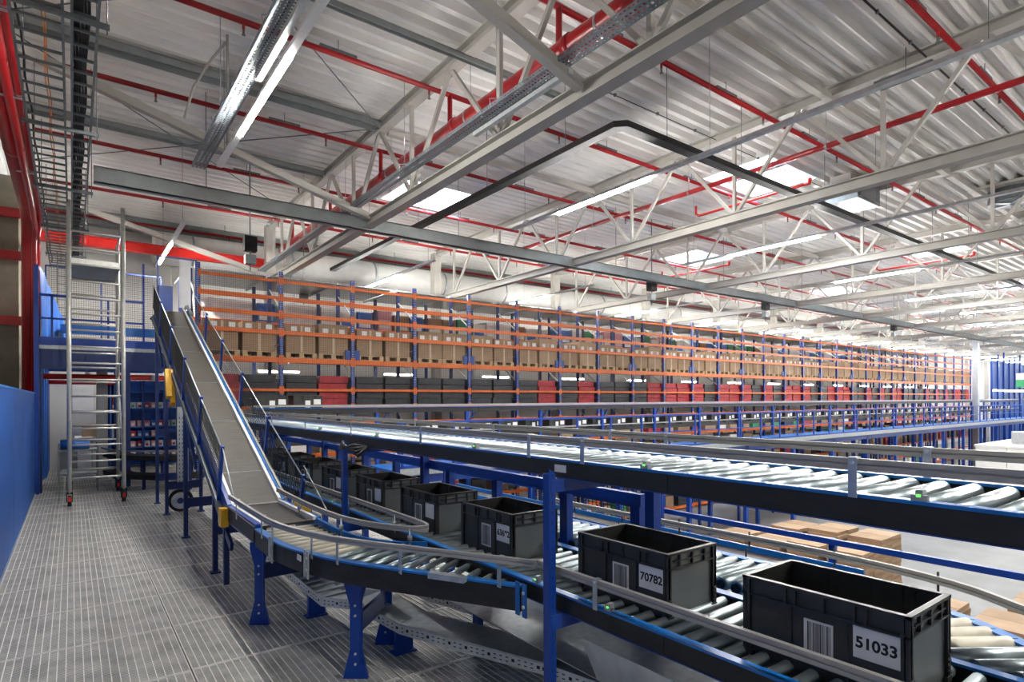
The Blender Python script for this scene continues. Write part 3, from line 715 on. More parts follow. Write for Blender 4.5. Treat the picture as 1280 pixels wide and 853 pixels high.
part('shade_pan', MB().sweep([(p.x + 0.2, p.y + 0.08, 0.70) for p in oc[:-6]], [(-0.18, -0.01), (0.18, -0.01), (0.18, 0.0), (-0.18, 0.0)]), 'black', MT)  # pan blackened so the gaps between the rollers read as shade
part('galvanised_plate', MB().bar((1.76, 3.2, 0.825), (1.88, 2.98, 0.825), 0.05, 0.035), 'galv', MT)
for (x, y) in ((1.225, 4.72), (1.315, 4.15), (2.06, 2.66)):
    o = part('joint_plate', MB().box(x - 0.012, x - 0.004, y - 0.05, y - 0.015, 0.66, 0.85).box(x - 0.012, x - 0.004, y + 0.015, y + 0.05, 0.66, 0.85), 'bluebright' if x > 2 else 'galv', MT)
    part('bolt', MB().cyl((x - 0.02, y - 0.03, 0.80), (x - 0.012, y - 0.03, 0.80), 0.01, 6).cyl((x - 0.02, y - 0.03, 0.72), (x - 0.012, y - 0.03, 0.72), 0.01, 6), 'galvwhite', o)
part('type_plate', MB().box(1.288, 1.294, 4.22, 4.30, 0.76, 0.80), 'paper', MT)
def flared_leg(t, x, y, ang, z1=0.70, w=0.075):
    d = Vector((math.cos(ang), math.sin(ang))); n = Vector((-d.y, d.x)); mb = MB()
    prof = [(-0.085, 0), (0.085, 0), (0.075, 0.05), (w / 2, 0.2), (w / 2, z1 - 0.2), (0.075, z1 - 0.06), (0.075, z1), (-0.075, z1), (-0.075, z1 - 0.06), (-w / 2, z1 - 0.2), (-w / 2, 0.2), (-0.075, 0.05)]
    fr = [(x + d.x * u + n.x * 0.015, y + d.y * u + n.y * 0.015, v) for u, v in prof]; bk = [(x + d.x * u - n.x * 0.015, y + d.y * u - n.y * 0.015, v) for u, v in prof]
    mb.poly(fr); mb.poly(bk[::-1])
    for i in range(len(prof)):
        j = (i + 1) % len(prof); mb.poly([fr[i], bk[i], bk[j], fr[j]])
    mb.bar((x + 0.03 * d.x, y + 0.03 * d.y, 0.1), (x + 0.03 * d.x, y + 0.03 * d.y, z1), 0.01, 0.06)
    o = part('leg', mb, 'blue', t)
    bm = MB()
    for z in (0.10, 0.17, z1 - 0.2, z1 - 0.27):
        bm.cyl((x - n.x * 0.022, y - n.y * 0.022, z), (x - n.x * 0.014, y - n.y * 0.014, z), 0.009, 6); bm.cyl((x + n.x * 0.014, y + n.y * 0.014, z), (x + n.x * 0.022, y + n.y * 0.022, z), 0.009, 6)
    part('bolt', bm, 'galvwhite', o)
LA = math.radians(-38)
for (x, y) in ((1.55, 3.86), (1.27, 5.28), (1.95, 4.25), (1.76, 5.3)):
    flared_leg(MT, x, y, LA, 0.70)
part('leg_brace', MB().bar((1.28, 5.28, 0.45), (1.76, 5.3, 0.45), 0.03, 0.13), 'bluedark', MT)
part('leg_brace', MB().bar((1.56, 3.87, 0.36), (1.95, 4.25, 0.36), 0.03, 0.13), 'bluedark', MT)

# ---- inclined belt conveyor
IB = thing('belt_conveyor', 'long inclined belt conveyor with grey rubber belt rising to the platform', 'conveyor', None, (1.5, 8, 0))
PA, PB, PC = (12.9, 3.62), (6.4, 0.83), (5.28, 0.83)
def xs(mb, x0, x1, yz0, yz1, v0, v1):     # slab between two (y,z) stations, offset v0..v1 in z
    (y0, z0), (y1, z1) = yz0, yz1
    c = [(x0, y0, z0 + v0), (x1, y0, z0 + v0), (x1, y1, z1 + v0), (x0, y1, z1 + v0), (x0, y0, z0 + v1), (x1, y0, z0 + v1), (x1, y1, z1 + v1), (x0, y1, z1 + v1)]
    b = len(mb.v); mb.v += c
    for q in ((0, 3, 2, 1), (4, 5, 6, 7), (0, 1, 5, 4), (1, 2, 6, 5), (2, 3, 7, 6), (3, 0, 4, 7)): mb.f.append(tuple(b + i for i in q)); mb.mi.append(mb.cur); mb.sm.append(False)
    return mb
BX0, BX1 = 1.30, 1.73
part('belt', xs(MB(), BX0, BX1, (13.6, 3.62), PA, -0.02, 0).__class__() if False else xs(xs(MB(), BX0, BX1, PA, PB, -0.02, 0.0), BX0, BX1, (14.3, 3.62), PA, -0.02, 0.0), 'belt', IB)
part('flat_belt', xs(MB(), BX0, BX1, PB, PC, -0.02, 0.0), 'beltdark', IB)
part('belt_seam', xs(MB(), BX0, BX1, (6.42, 0.838), (6.38, 0.832), 0.0, 0.006), 'alu', IB)
for i in range(5):
    f = 0.14 + i * 0.19; y = lerp(PA[0], PB[0], f); z = lerp(PA[1], PB[1], f)
    part('belt_joint', xs(MB(), BX0 + 0.01, BX1 - 0.01, (y, z), (y - 0.015, z - 0.0065), 0.0005, 0.0025), 'galvdark', IB)
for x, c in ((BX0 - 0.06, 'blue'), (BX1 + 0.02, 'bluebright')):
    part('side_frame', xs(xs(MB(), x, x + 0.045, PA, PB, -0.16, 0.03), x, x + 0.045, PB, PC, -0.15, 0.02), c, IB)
part('guard_strip', xs(xs(MB(), BX1 - 0.005, BX1 + 0.025, PA, PB, 0.0, 0.05), BX1 - 0.005, BX1 + 0.025, PB, PC, 0.0, 0.03), 'white', IB)
part('guard_strip', xs(xs(MB(), BX0 - 0.022, BX0 + 0.004, PA, PB, 0.0, 0.04), BX0 - 0.022, BX0 + 0.004, PB, PC, 0.0, 0.03), 'white', IB)
part('hand_strip', xs(MB(), BX1 + 0.065, BX1 + 0.09, PA, PB, 0.0, 0.05), 'alu', IB)
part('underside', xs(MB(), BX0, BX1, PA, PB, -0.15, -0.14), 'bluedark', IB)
part('cable_run', xs(MB(), BX0 - 0.10, BX0 - 0.07, PA, PB, -0.2, -0.12), 'galvdark', IB)
mb = MB()
for i in range(60):
    f = (i + 0.5) / 60; y = lerp(PA[0], PB[0], f); z = lerp(PA[1], PB[1], f)
    mb.box(BX1 + 0.035, BX1 + 0.05, y - 0.015, y + 0.015, z + 0.03, z + 0.034)
o = part('slots', mb, 'bluedark', IB); o['kind'] = 'stuff'
part('flat_side', xs(MB(), BX0 - 0.075, BX0 - 0.06, (6.5, 0.85), PC, -0.13, 0.0), 'frameblack', IB)
def guard(x, ya, yb_, posts, dens, mwire, ww):
    t = part('guard_mesh', MB().box(x, x + .001, ya, ya + .001, 0, 0.001), mwire, IB)
    za = lambda y: lerp(PB[1], PA[1], (y - PB[0]) / (PA[0] - PB[0]))
    mb = MB(); n = int(abs(ya - yb_) / dens)
    for i in range(n + 1):
        y = lerp(ya, yb_, i / n); z = za(y); mb.wire((x, y, z + 0.04), (x, y - 0.17, z + 0.42), ww)
    for k in range(10):
        v = 0.04 + k * 0.0422; u = -0.17 * k / 9
        mb.wire((x, ya + u, za(ya) + v), (x, yb_ + u, za(yb_) + v), ww)
    part('mesh_wires', mb, mwire, t)
    part('top_wire', MB().cyl((x, ya - 0.17, za(ya) + 0.43), (x, yb_ - 0.17, za(yb_) + 0.43), 0.008, 6), 'galv', t)
    for y in posts:
        part('guard_post', MB().bar((x, y + 0.02, za(y) - 0.12), (x, y - 0.19, za(y) + 0.46), 0.03, 0.045), 'blue', IB)
guard(BX0 - 0.075, 12.9, 6.75, (6.75, 7.95, 9.2, 10.5, 11.8), 0.036, 'black', 0.0048)
guard(BX1 + 0.11, 12.6, 6.0, (6.1, 7.4, 8.7, 10.0, 11.3), 0.055, 'wire', 0.0036)
part('end_wire', MB().cyl((BX0 - 0.075, 6.56, 1.43), (BX0 - 0.06, 6.1, 0.95), 0.006, 6), 'galv', IB)
part('end_wire', MB().cyl((BX1 + 0.11, 5.9, 1.25), (BX1 + 0.1, 5.2, 0.9), 0.006, 6), 'galv', IB)
for y in (7.16, 9.25, 11.3, 12.65):
    zt = lerp(PB[1], PA[1], (y - PB[0]) / (PA[0] - PB[0])) - 0.15
    for x in (BX0 - 0.04, BX1 + 0.04):
        part('leg', MB().box(x - 0.025, x + 0.025, y - 0.03, y + 0.03, 0.02, zt).box(x - 0.05, x + 0.05, y - 0.05, y + 0.05, 0, 0.02), 'bluedark', IB)
    for z in (0.42, 1.25, 2.1):
        if z < zt - 0.1: part('crossbar', MB().box(BX0 - 0.04, BX1 + 0.04, y - 0.015, y + 0.015, z, z + 0.13), 'bluedark', IB)
    part('diagonal', MB().bar((BX0 - 0.04, y - 0.02, zt - 0.2), (BX0 - 0.04, y - 0.85, max(0.45, zt - 0.85)), 0.03, 0.08), 'bluedark', IB)
part('leg', MB().box(BX0 - 0.065, BX0 - 0.015, 6.55, 6.61, 0.02, 0.78), 'bluedark', IB)
part('drive_motor', MB().box(BX0 - 0.14, BX0 - 0.07, 6.3, 6.42, 0.66, 0.84), 'yellow', IB)
for y in (5.85, 5.6): part('drive_motor', MB().box(BX1 + 0.03, BX1 + 0.08, y, y + 0.1, 0.84, 0.89), 'yellow', IB)
part('drive_cover', MB().bar((1.12, 9.9, 2.35), (1.12, 9.75, 1.95), 0.07, 0.12, (0, 1, 0)), 'yellow', IB)
part('drive_cover', MB().bar((1.20, 10.25, 2.35), (1.2, 10.0, 1.85), 0.06, 0.12, (0, 1, 0)), 'yellow', IB)
o = part('wheel', MB().cyl((1.48, 11.42, 0.2), (1.5, 11.55, 0.2), 0.19, 24), 'rubber', IB)
part('wheel_disc', MB().cyl((1.475, 11.40, 0.2), (1.478, 11.42, 0.2), 0.14, 24), 'galvwhite', o)
part('hub', MB().cyl((1.47, 11.38, 0.2), (1.475, 11.40, 0.2), 0.05, 16), 'bluedark', o)
part('perforated_chute', MB().box(1.40, 1.56, 11.15, 11.2, 0.55, 1.8), 'galvwhite', IB)
mb = MB()
for i in range(16):
    for x in (1.43, 1.48, 1.53): mb.box(x - 0.006, x + 0.006, 11.147, 11.15, 0.55 + i * 0.07, 0.58 + i * 0.07)
part('chute_holes', mb, 'bluedark', IB)
# head end frame
HE = thing('conveyor_head', 'blue and black drive head at the top of the inclined belt', 'machine', None, (1.7, 13.5, 3.0))
part('cabinet', MB().box(1.42, 1.66, 13.8, 14.1, 3.75, 4.25), 'blue', HE)
part('white_panel', MB().box(1.84, 2.06, 14.3, 14.34, 3.9, 4.95), 'white', HE)
part('frame', MB().box(1.4, 1.43, 14.0, 14.03, 3.0, 4.9).box(2.1, 2.13, 14.0, 14.03, 3.0, 4.9).box(1.4, 2.13, 14.0, 14.03, 4.87, 4.9), 'blue', HE)
part('side_rail', MB().tube([(1.80, 13.4, 3.7), (1.80, 12.95, 3.75), (1.80, 12.5, 3.55)], 0.03, 8), 'galv', HE)

# ---- galvanised cable duct on the floor under the merge
def duct(label, pts, w, h, cover):
    t = thing('cable_duct', label, 'cable duct', 'floor cable ducts', pts[0])
    P = [Vector(p) for p in pts]
    mbx = MB().sweep(P, [(-w / 2, 0), (w / 2, 0), (w / 2, 0.004), (-w / 2, 0.004)]); part('duct_base', mbx, 'galv', t)
    for s in (-1, 1):
        mbx = MB().sweep(P, [(s * w / 2 - 0.002, 0), (s * w / 2 + 0.002, 0), (s * w / 2 + 0.002, h), (s * w / 2 - 0.002, h)]); o = part('duct_side', mbx, 'galvwhite', t)
        if s < 0:
            hb = MB()
            for a, b in zip(P, P[1:]):
                L = (b - a).length; n = max(1, int(L / 0.045)); d = (b - a) / L; rt = Vector((d.y, -d.x, 0)).normalized()
                for i in range(n):
                    c = a + d * ((i + 0.5) * L / n) + rt * (-w / 2 - 0.0015); big = i % 4 == 0
                    for zz, ln, hh in (((h * 0.5, 0.022, 0.02),) if big else ((h * 0.3, 0.02, 0.007), (h * 0.65, 0.02, 0.007))):
                        hb.bar(c - d * ln / 2 + Vector((0, 0, zz)), c + d * ln / 2 + Vector((0, 0, zz)), 0.002, hh)
            part('perforation', hb, 'black', o)
    for k in cover:
        a, b = P[k], P[k + 1]
        part('duct_cover', MB().sweep([a, b], [(-w / 2 - 0.004, h - 0.01), (-w / 2 - 0.004, h + 0.004), (w / 2 + 0.004, h + 0.004), (w / 2 + 0.004, h - 0.01), (w / 2 + 0.002, h), (-w / 2 - 0.002, h)][::-1]), 'galv', t)
    return t, P
t, P = duct('galvanised perforated cable duct stepping down under the merge conveyor', [(1.62, 6.2, 0.36), (1.66, 5.5, 0.33), (1.74, 4.75, 0.24), (1.88, 4.4, 0.28), (2.03, 3.95, 0.20), (2.2, 3.5, 0.20), (2.45, 2.85, 0.20), (2.7, 2.1, 0.16), (3.0, 1.2, 0.16)][::-1], 0.28, 0.075, (2, 3, 4))
d2 = [(p.x, p.y, p.z + 0.05) for p in P]
for i in range(12):
    f = i / 12; a = Vector((1.74, 4.75, 0.30)); b = Vector((1.62, 6.2, 0.42)); c = a.lerp(b, f)
    part('rung', MB().bar((c.x - 0.13, c.y, c.z), (c.x + 0.13, c.y + 0.03, c.z), 0.04, 0.012), 'galv', t)
for (x, y) in ((2.0, 4.05), (1.72, 5.2)):
    part('foot', MB().box(x - 0.07, x + 0.07, y - 0.02, y + 0.02, 0, 0.22).box(x - 0.09, x + 0.09, y - 0.05, y + 0.05, 0, 0.01), 'blue', t)
t, P = duct('second galvanised cable duct running along the floor under the tote conveyor', [(2.5, 5.6, 0.14), (2.6, 4.6, 0.14), (2.85, 3.6, 0.14), (2.95, 2.9, 0.12)][::-1], 0.24, 0.075, (0, 1))
sp = thing('sheet_metal_pan', 'smooth galvanised drip pan below the lower conveyor', 'metal sheet', None, (2.5, 1.5, 0.3))
part('pan', xs(MB(), 2.30, 2.85, (4.0, 0.36), (-1.0, 0.36), 0, 0.006), 'galv', sp)
part('pan_front', MB().sweep([(2.24, -1.0, 0.36), (2.24, 2.3, 0.36)], [(0.06, 0), (0.066, 0), (-0.054, 0.26), (-0.06, 0.26)]), 'galvwhite', sp)
for y in (-0.8, 1.0, 3.8): part('stand', MB().box(2.5, 2.56, y, y + 0.06, 0, 0.36), 'blue', sp)
# handrail at the mezzanine edge
t = thing('edge_handrail', 'dark blue knee rail along the mezzanine edge behind the conveyors', 'handrail', None, (4.05, 0, 0))
for z in (0.93, 0.45): part('rail', MB().box(4.02, 4.05, -3, 11, z, z + 0.038), 'blue', t)
for y in (-0.7, 1.84, 4.4, 6.95, 9.5): part('post', MB().box(4.055, 4.09, y, y + 0.04, 0, 0.965), 'blue', t)
# black mesh guard between the lanes
t = thing('mesh_guard', 'blue framed black wire guard behind the second tote', 'guard', None, (3.98, 3.4, 0))
part('frame', MB().box(3.97, 4.0, 3.2, 3.24, 0, 1.25).box(3.97, 4.0, 4.9, 4.94, 0, 1.25).box(3.97, 4.0, 3.2, 4.94, 1.2, 1.25).box(3.97, 4.0, 3.2, 4.94, 0.1, 0.14), 'blue', t)
mb = MB()
for i in range(34): mb.wire((3.985, 3.24 + i * 0.05, 0.12), (3.985, 3.24 + i * 0.05, 1.22), 0.005)
for i in range(23): mb.wire((3.985, 3.22, 0.12 + i * 0.05), (3.985, 4.92, 0.12 + i * 0.05), 0.005)
part('wires', mb, 'wire', t)

# ================================================================ PALLET RACK
RY, RX0, BAY, NBAY = 15.6, 2.40, 1.906, 29
LV = [5.0, 4.57, 4.15, 3.70, 3.01, 2.21, 1.756, 1.30, 0.5, -0.3, -1.1, -1.9, -2.62]
RK = thing('pallet_rack', 'long pallet rack with blue uprights and orange beams across the hall', 'rack', None, (RX0, RY, GZ))
mb = MB(); mb.box(-0.05, -0.035, 0, 0.07, 0, 8.0); mb.box(0.035, 0.05, 0, 0.07, 0, 8.0); mb.box(-0.05, 0.05, 0.0, 0.012, 0, 8.0)
M_upr = mb.mesh('upright', 'blue')
M_upr2 = MB().box(-0.045, 0.045, 0, 0.07, 0, 8.06).mesh('rear_upright', 'bluedark')
M_lat = [MB().bar((0, 0.05, 3.6 + j * 0.85), (0, 1.1, 3.6 + j * 0.85 + (0.7 if j % 2 == 0 else 0.0)), 0.03).mesh('frame_brace', 'galvwhite') for j in range(5)]
mb = MB()
for j in range(100): 
    for s in (-0.02, 0.02): mb.box(s - 0.006, s + 0.006, -0.001, 0.0, 3.0 + j * 0.05, 3.02 + j * 0.05)
M_hole = mb.mesh('punch_holes', 'galvwhite')
def beam_mesh(h, d=0.05):
    mb = MB(); mb.box(0.05, BAY - 0.05, 0, d, -h, 0); mb.box(0.002, 0.06, -0.006, -0.002, -h - 0.06, 0.06); mb.box(BAY - 0.06, BAY - 0.002, -0.006, -0.002, -h - 0.06, 0.06)
    return mb.mesh('beam', 'orange')
BM = {0.13: beam_mesh(0.13), 0.10: beam_mesh(0.10), 0.07: beam_mesh(0.07)}
M_plate = MB().box(0.06, 0.2, 0.02, 0.5, 0.0, 0.27).mesh('post_guard', 'blue')
for i in range(NBAY + 1):
    x = RX0 + i * BAY
    u = ob('upright', M_upr, RK, (x, RY, GZ)); ob('rear_upright', M_upr2, RK, (x, RY + 1.1, GZ))
    for q in M_lat: ob('frame_brace', q, RK, (x, RY, GZ))
    if i < 12: o = ob('punch_holes', M_hole, u, (x, RY, GZ)); o['kind'] = 'stuff'
    if i < NBAY: ob('post_guard', M_plate, RK, (x + (1.64 if i % 2 else 0.0), RY, 3.01))
fm = MB(); NB_ = 22
for i in range(NBAY):
    x = RX0 + i * BAY
    for k, z in enumerate(LV):
        h = 0.13 if k == 4 else (0.10 if k in (3, 2, 7, 8, 9, 10, 11, 12) else 0.07)
        if i < NB_: ob('beam', BM[h], RK, (x, RY, z))
        else: fm.box(x + 0.05, x + BAY - 0.05, RY, RY + 0.05, z - h, z)
o = part('far_beams', fm, 'orange', RK); o['kind'] = 'stuff'
M_rb = MB().box(0.05, BAY - 0.05, 0, 0.05, -0.08, 0).mesh('rear_beam', 'orange')
M_deck = MB().box(0.06, BAY - 0.06, 0.05, 1.05, -0.03, 0.0).mesh('shelf_deck', 'galvdark')
for i in range(NBAY):
    x = RX0 + i * BAY
    for z in (4.72, 3.92, 3.01, 1.756): ob('rear_beam', M_rb, RK, (x, RY + 1.1, z))
    for z in (3.01, 1.756, 0.5, -1.1, -2.62): ob('shelf_deck', M_deck, RK, (x, RY, z))
# pallets and cartons on the main level
def pallet_mesh(W, D):
    mb = MB()
    for i in range(5): y = D * i / 5; mb.box(0, W, y + 0.01, y + D / 5 - 0.02, 0.12, 0.142)
    for i in range(3):
        for j in range(3): mb.box((W - 0.12) * i / 2, (W - 0.12) * i / 2 + 0.12, (D - 0.12) * j / 2, (D - 0.12) * j / 2 + 0.12, 0.02, 0.12)
    for j in range(3): mb.box(0, W, (D - 0.1) * j / 2, (D - 0.1) * j / 2 + 0.1, 0.0, 0.02)
    return mb.mesh('pallet', 'wood')
M_pal = pallet_mesh(0.8, 0.95)
def carton_mesh(W, D, H, m_): 
    mb = MB(); mb.box(0, W, 0, D, 0, H); return mb.mesh('carton_body', m_)
M_tape = {}
rr = random.Random(11)
CB = [carton_mesh(0.80, 0.9, 0.80, 'carton'), carton_mesh(0.80, 0.9, 0.86, 'carton2'), carton_mesh(0.76, 0.9, 0.72, 'carton')]
M_lab = MB().box(0, 0.15, -0.004, 0.0, 0, 0.12).mesh('address_label', 'paper')
M_tp = MB().box(0, 0.06, -0.003, 0.0, 0, 0.7).mesh('tape_strip', 'tape')
n = 0
for i in range(NBAY):
    x = RX0 + i * BAY + 0.07
    for s in range(2):
        n += 1; xx = x + 0.06 + s * 0.86 + rr.uniform(-0.02, 0.02)
        tag(ob('pallet', M_pal, None, (xx, RY + 0.06, 3.012)), 'wooden pallet on the main orange shelf, %s from the left' % nth(n), 'pallet', 'pallets on the main rack shelf')
        t = thing('carton', 'brown cardboard carton on the main orange shelf, %s from the left' % nth(n), 'box', 'cartons on the main rack shelf', (xx, RY + 0.06, 3.156))
        me = rr.choice(CB); ob('carton_body', me, t, (xx, RY + 0.06, 3.156))
        if i < 16:
            for q in range(2): ob('address_label', M_lab, t, (xx + 0.1 + q * 0.42 + rr.uniform(-0.05, 0.05), RY + 0.06, 3.156 + 0.56))
            ob('tape_strip', M_tp, t, (xx + 0.37, RY + 0.06, 3.16))
# dark and red goods on the two shelves below
def sack_mesh(m_, seed):
    r = random.Random(seed); mb = MB(); y = 0
    for k in range(4):
        h = 0.2; dx = r.uniform(-0.02, 0.02); mb.box(0.02 + dx, 0.80 + dx, 0.02 + r.uniform(0, 0.04), 0.9, k * 0.205, k * 0.205 + h - 0.01)
    return mb.mesh('folded_stack', m_)
SK = [sack_mesh('bagdark', 1), sack_mesh('bagdark', 2), sack_mesh('bagred', 3), sack_mesh('bagred', 4), sack_mesh('plasticgrey', 5)]
n = 0
for i in range(NBAY):
    x = RX0 + i * BAY + 0.07
    for s in range(2):
        n += 1
        pr = 0.1 if i < 5 else 0.55
        me = rr.choice(SK[2:4]) if rr.random() < pr else rr.choice(SK[:2])
        tag(ob('crate_stack', me, None, (x + 0.06 + s * 0.86, RY + 0.08, 1.758)), '%s stack on the shelf under the cartons, %s from the left' % ('red' if me in SK[2:4] else 'dark', nth(n)), 'stack', 'stacks below the cartons')
# lower shelves
def mixbox(W, H, m_): return MB().box(0, W, 0, 0.8, 0, H).box(0.01, W - 0.01, -0.004, 0, H * 0.45, H * 0.55).mesh('shelf_box', m_)
MX = [mixbox(0.55, 0.45, c) for c in ('carton', 'carton2', 'carton', 'white', 'bagred', 'carton', 'green', 'bagdark', 'carton2')] + [mixbox(0.8, 0.55, c) for c in ('carton', 'bagdark', 'carton2', 'white', 'bagred')]
names = {'carton': 'brown', 'carton2': 'tan', 'white': 'white', 'bagred': 'red', 'green': 'green', 'bagdark': 'dark'}
lvn = {-2.62: 'lowest', -1.9: 'second lowest', -1.1: 'third lowest', -0.3: 'fourth lowest', 0.5: 'fifth lowest', 1.30: 'sixth lowest'}
for z in (-2.62, -1.1, -0.3, 0.5):
    n = 0
    for i in range(NBAY):
        x = RX0 + i * BAY + 0.07
        for s in range(2):
            n += 1; me = rr.choice(MX); c = names[me.materials[0].name]
            tag(ob('shelf_box', me, None, (x + 0.06 + s * 0.88, RY + 0.1, z + 0.002)), '%s box on the %s rack shelf, %s from the left' % (c, lvn[z], nth(n)), 'box', 'boxes on the %s rack shelf' % lvn[z])
# safety net in front of the first bays
SN = thing('safety_net', 'fine wire safety mesh stretched in front of the pallet rack', 'net', None, (RX0, RY - 0.12, 1.7))
def net_mesh(pz):
    mb = MB()
    for i in range(int(BAY / pz) + 1): mb.wire((i * pz, 0, 1.7), (i * pz, 0, 5.1), 0.0028)
    for i in range(int(3.4 / pz) + 1): mb.wire((0, 0, 1.7 + i * pz), (BAY, 0, 1.7 + i * pz), 0.0028)
    return mb.mesh('net_panel', 'wire')
NM = net_mesh(0.05)
for i in range(9): ob('net_panel', NM, SN, (RX0 + i * BAY, RY - 0.12, 0))
# rear row
RR = thing('rear_rack', 'second rack row with mixed boxes behind the cartons', 'rack', None, (RX0, 18.4, GZ))
for i in range(NBAY):
    x = RX0 + i * BAY
    ob('rear_upright', M_upr2, RR, (x, 18.4, GZ)); ob('rear_beam', M_rb, RR, (x, 18.4, 4.25)); ob('rear_beam', M_rb, RR, (x, 18.4, 1.75)); ob('shelf_deck', M_deck, RR, (x, 18.4, 4.25))
RB = [MB().box(0, w_, 0, 0.6, 0, h_).m(1).box(0.05, w_ - 0.06, -0.004, 0, h_ * 0.1, h_ * 0.55).mesh('bin', [a, b]) for (w_, h_, a, b) in ((0.5, 0.55, 'plasticblue', 'white'), (0.6, 0.6, 'white', 'paper'), (0.5, 0.65, 'pink', 'white'), (0.55, 0.55, 'carton2', 'paper'), (0.5, 0.6, 'green', 'white'), (0.55, 0.5, 'white', 'plasticblue'))]
n = 0
for i in range(NBAY):
    for s in range(3):
        n += 1; tag(ob('storage_bin', rr.choice(RB), None, (RX0 + i * BAY + 0.1 + s * 0.6, 18.45, 4.252)), 'labelled bin on the rear rack row, %s from the left' % nth(n), 'bin', 'bins on the rear rack')
n = 0
for i in range(NBAY):
    for s in range(2):
        n += 1; tag(ob('dark_stack', rr.choice(SK[:2] if i < 6 else SK[:3]), None, (RX0 + i * BAY + 0.12 + s * 0.86, 18.45, 1.752)), 'dark goods stack on the rear rack row, %s from the left' % nth(n), 'stack', 'stacks on the rear rack')
for i in range(14):
    x = 4.2 + i * 3.8
    t = thing('aisle_lamp', 'small lit lamp between the rack rows, %s from the left' % nth(i + 1), 'lamp', 'lamps between the racks', (x + 0.5, 17.45, 2.7))
    part('tube', MB().box(x, x + 1.1, 17.4, 17.5, 2.70, 2.75), 'ledfar', t); part('housing', MB().box(x - 0.02, x + 1.12, 17.39, 17.51, 2.75, 2.80), 'white', t)
    part('rod', MB().cyl((x + 0.5, 17.45, 2.8), (x + 0.5, 17.45, 5.34), 0.006, 5), 'galvdark', t)
RD = thing('rack_roof', 'pale steel roof sheets laid over the rear rack aisle', 'roof', None, (RX0, 17, 4.95))
for i in range(NBAY):
    part('sheet', MB().box(RX0 + i * BAY + 0.01, RX0 + (i + 1) * BAY - 0.01, 17.0, 19.4, 5.34, 5.36), 'galvwhite', RD)
    part('purlin', MB().bar((RX0 + i * BAY, 16.75, 5.3), (RX0 + i * BAY, 19.4, 5.3), 0.05), 'galvwhite', RD)

# ================================================================ CROSS CONVEYORS (in front of the rack)
CC = thing('cross_conveyor', 'long two-level conveyor running across the hall before the rack', 'conveyor', None, (3, 13.0, 0))
for (nm, z0, z1, y, m_) in (('upper_side', 1.6, 1.72, 12.95, 'frameblack'), ('lower_side', 0.92, 1.04, 12.95, 'frameblack')):
    for k in range(20): part(nm, MB().box(3 + k * 2.8, 3 + (k + 1) * 2.8 - 0.01, y, y + 0.02, z0, z1), m_, CC)
part('upper_bed', MB().box(3, 59, 12.98, 13.45, 1.66, 1.68), 'galv', CC)
part('lower_bed', MB().box(3, 59, 12.98, 13.45, 1.0, 1.03), 'galv', CC)
part('upper_rail', MB().box(3, 59, 12.9, 12.93, 1.76, 1.80), 'alu', CC); part('lower_rail', MB().box(3, 59, 12.9, 12.93, 1.09, 1.13), 'alu', CC)
part('upper_edge', MB().box(3, 59, 12.93, 12.99, 1.72, 1.735), 'bluebright', CC); part('back_rail', MB().box(3, 59, 13.48, 13.5, 1.74, 1.79), 'alu', CC)
for k in range(23): part('post', MB().box(3.2 + k * 2.48, 3.28 + k * 2.48, 12.87, 12.95, 0.0 if k < 1 else GZ, 1.6), 'blue', CC)
for k in range(23): part('gusset', MB().bar((3.24 + k * 2.48, 12.91, 1.3), (3.55 + k * 2.48, 12.95, 1.58), 0.04), 'bluedark', CC)
for k in range(62):
    tote('dark tote on the lower cross conveyor, %s from the left' % nth(k + 1), 3.6 + k * 0.87 + rr.uniform(-0.08, 0.08), 13.2, 1.032, None, 'totes on the cross conveyor', math.radians(90), True)
tote('dark tote alone on the upper cross conveyor, at its left end', 3.4, 13.2, 1.682, None, 'totes on the upper cross conveyor', math.radians(90), True)
tote('dark tote on the upper cross conveyor, beside the left end one', 4.15, 13.2, 1.682, None, 'totes on the upper cross conveyor', math.radians(90), True)
WK = thing('walkway', 'raised blue walkway running across the hall before the cross conveyor', 'walkway', None, (6, 11.3, GZ))
for k in range(18): part('deck_plate', MB().box(5.2 + k * 3, 8.2 + k * 3 - 0.01, 10.7, 12.3, 0.42, 0.47), 'bluebright', WK)
part('front_edge', MB().box(5.2, 59, 10.66, 10.7, 0.38, 0.52), 'galv', WK)
part('front_girder', MB().box(5.2, 59, 10.75, 10.85, 0.2, 0.42), 'blue', WK)
for k in range(18):
    for y in (10.75, 12.1): part('column', MB().box(5.6 + k * 3, 5.72 + k * 3, y, y + 0.12, GZ, 0.42), 'blue', WK)
HR = thing('walkway_handrail', 'blue handrail with many posts along the raised walkway', 'handrail', None, (6, 10.9, 0.47))
for y in (10.74,):
    part('top_rail', MB().box(5.2, 59, y, y + 0.045, 1.42, 1.465), 'blue', HR); part('mid_rail', MB().box(5.2, 59, y, y + 0.03, 0.95, 0.98), 'blue', HR)
    part('toe_board', MB().box(5.2, 59, y, y + 0.02, 0.47, 0.57), 'blue', HR)
M_hp = MB().box(-0.025, 0.025, 0, 0.04, 0, 0.96).mesh('post', 'blue')
for k in range(45): ob('post', M_hp, HR, (5.3 + k * 1.2, 10.74, 0.47))
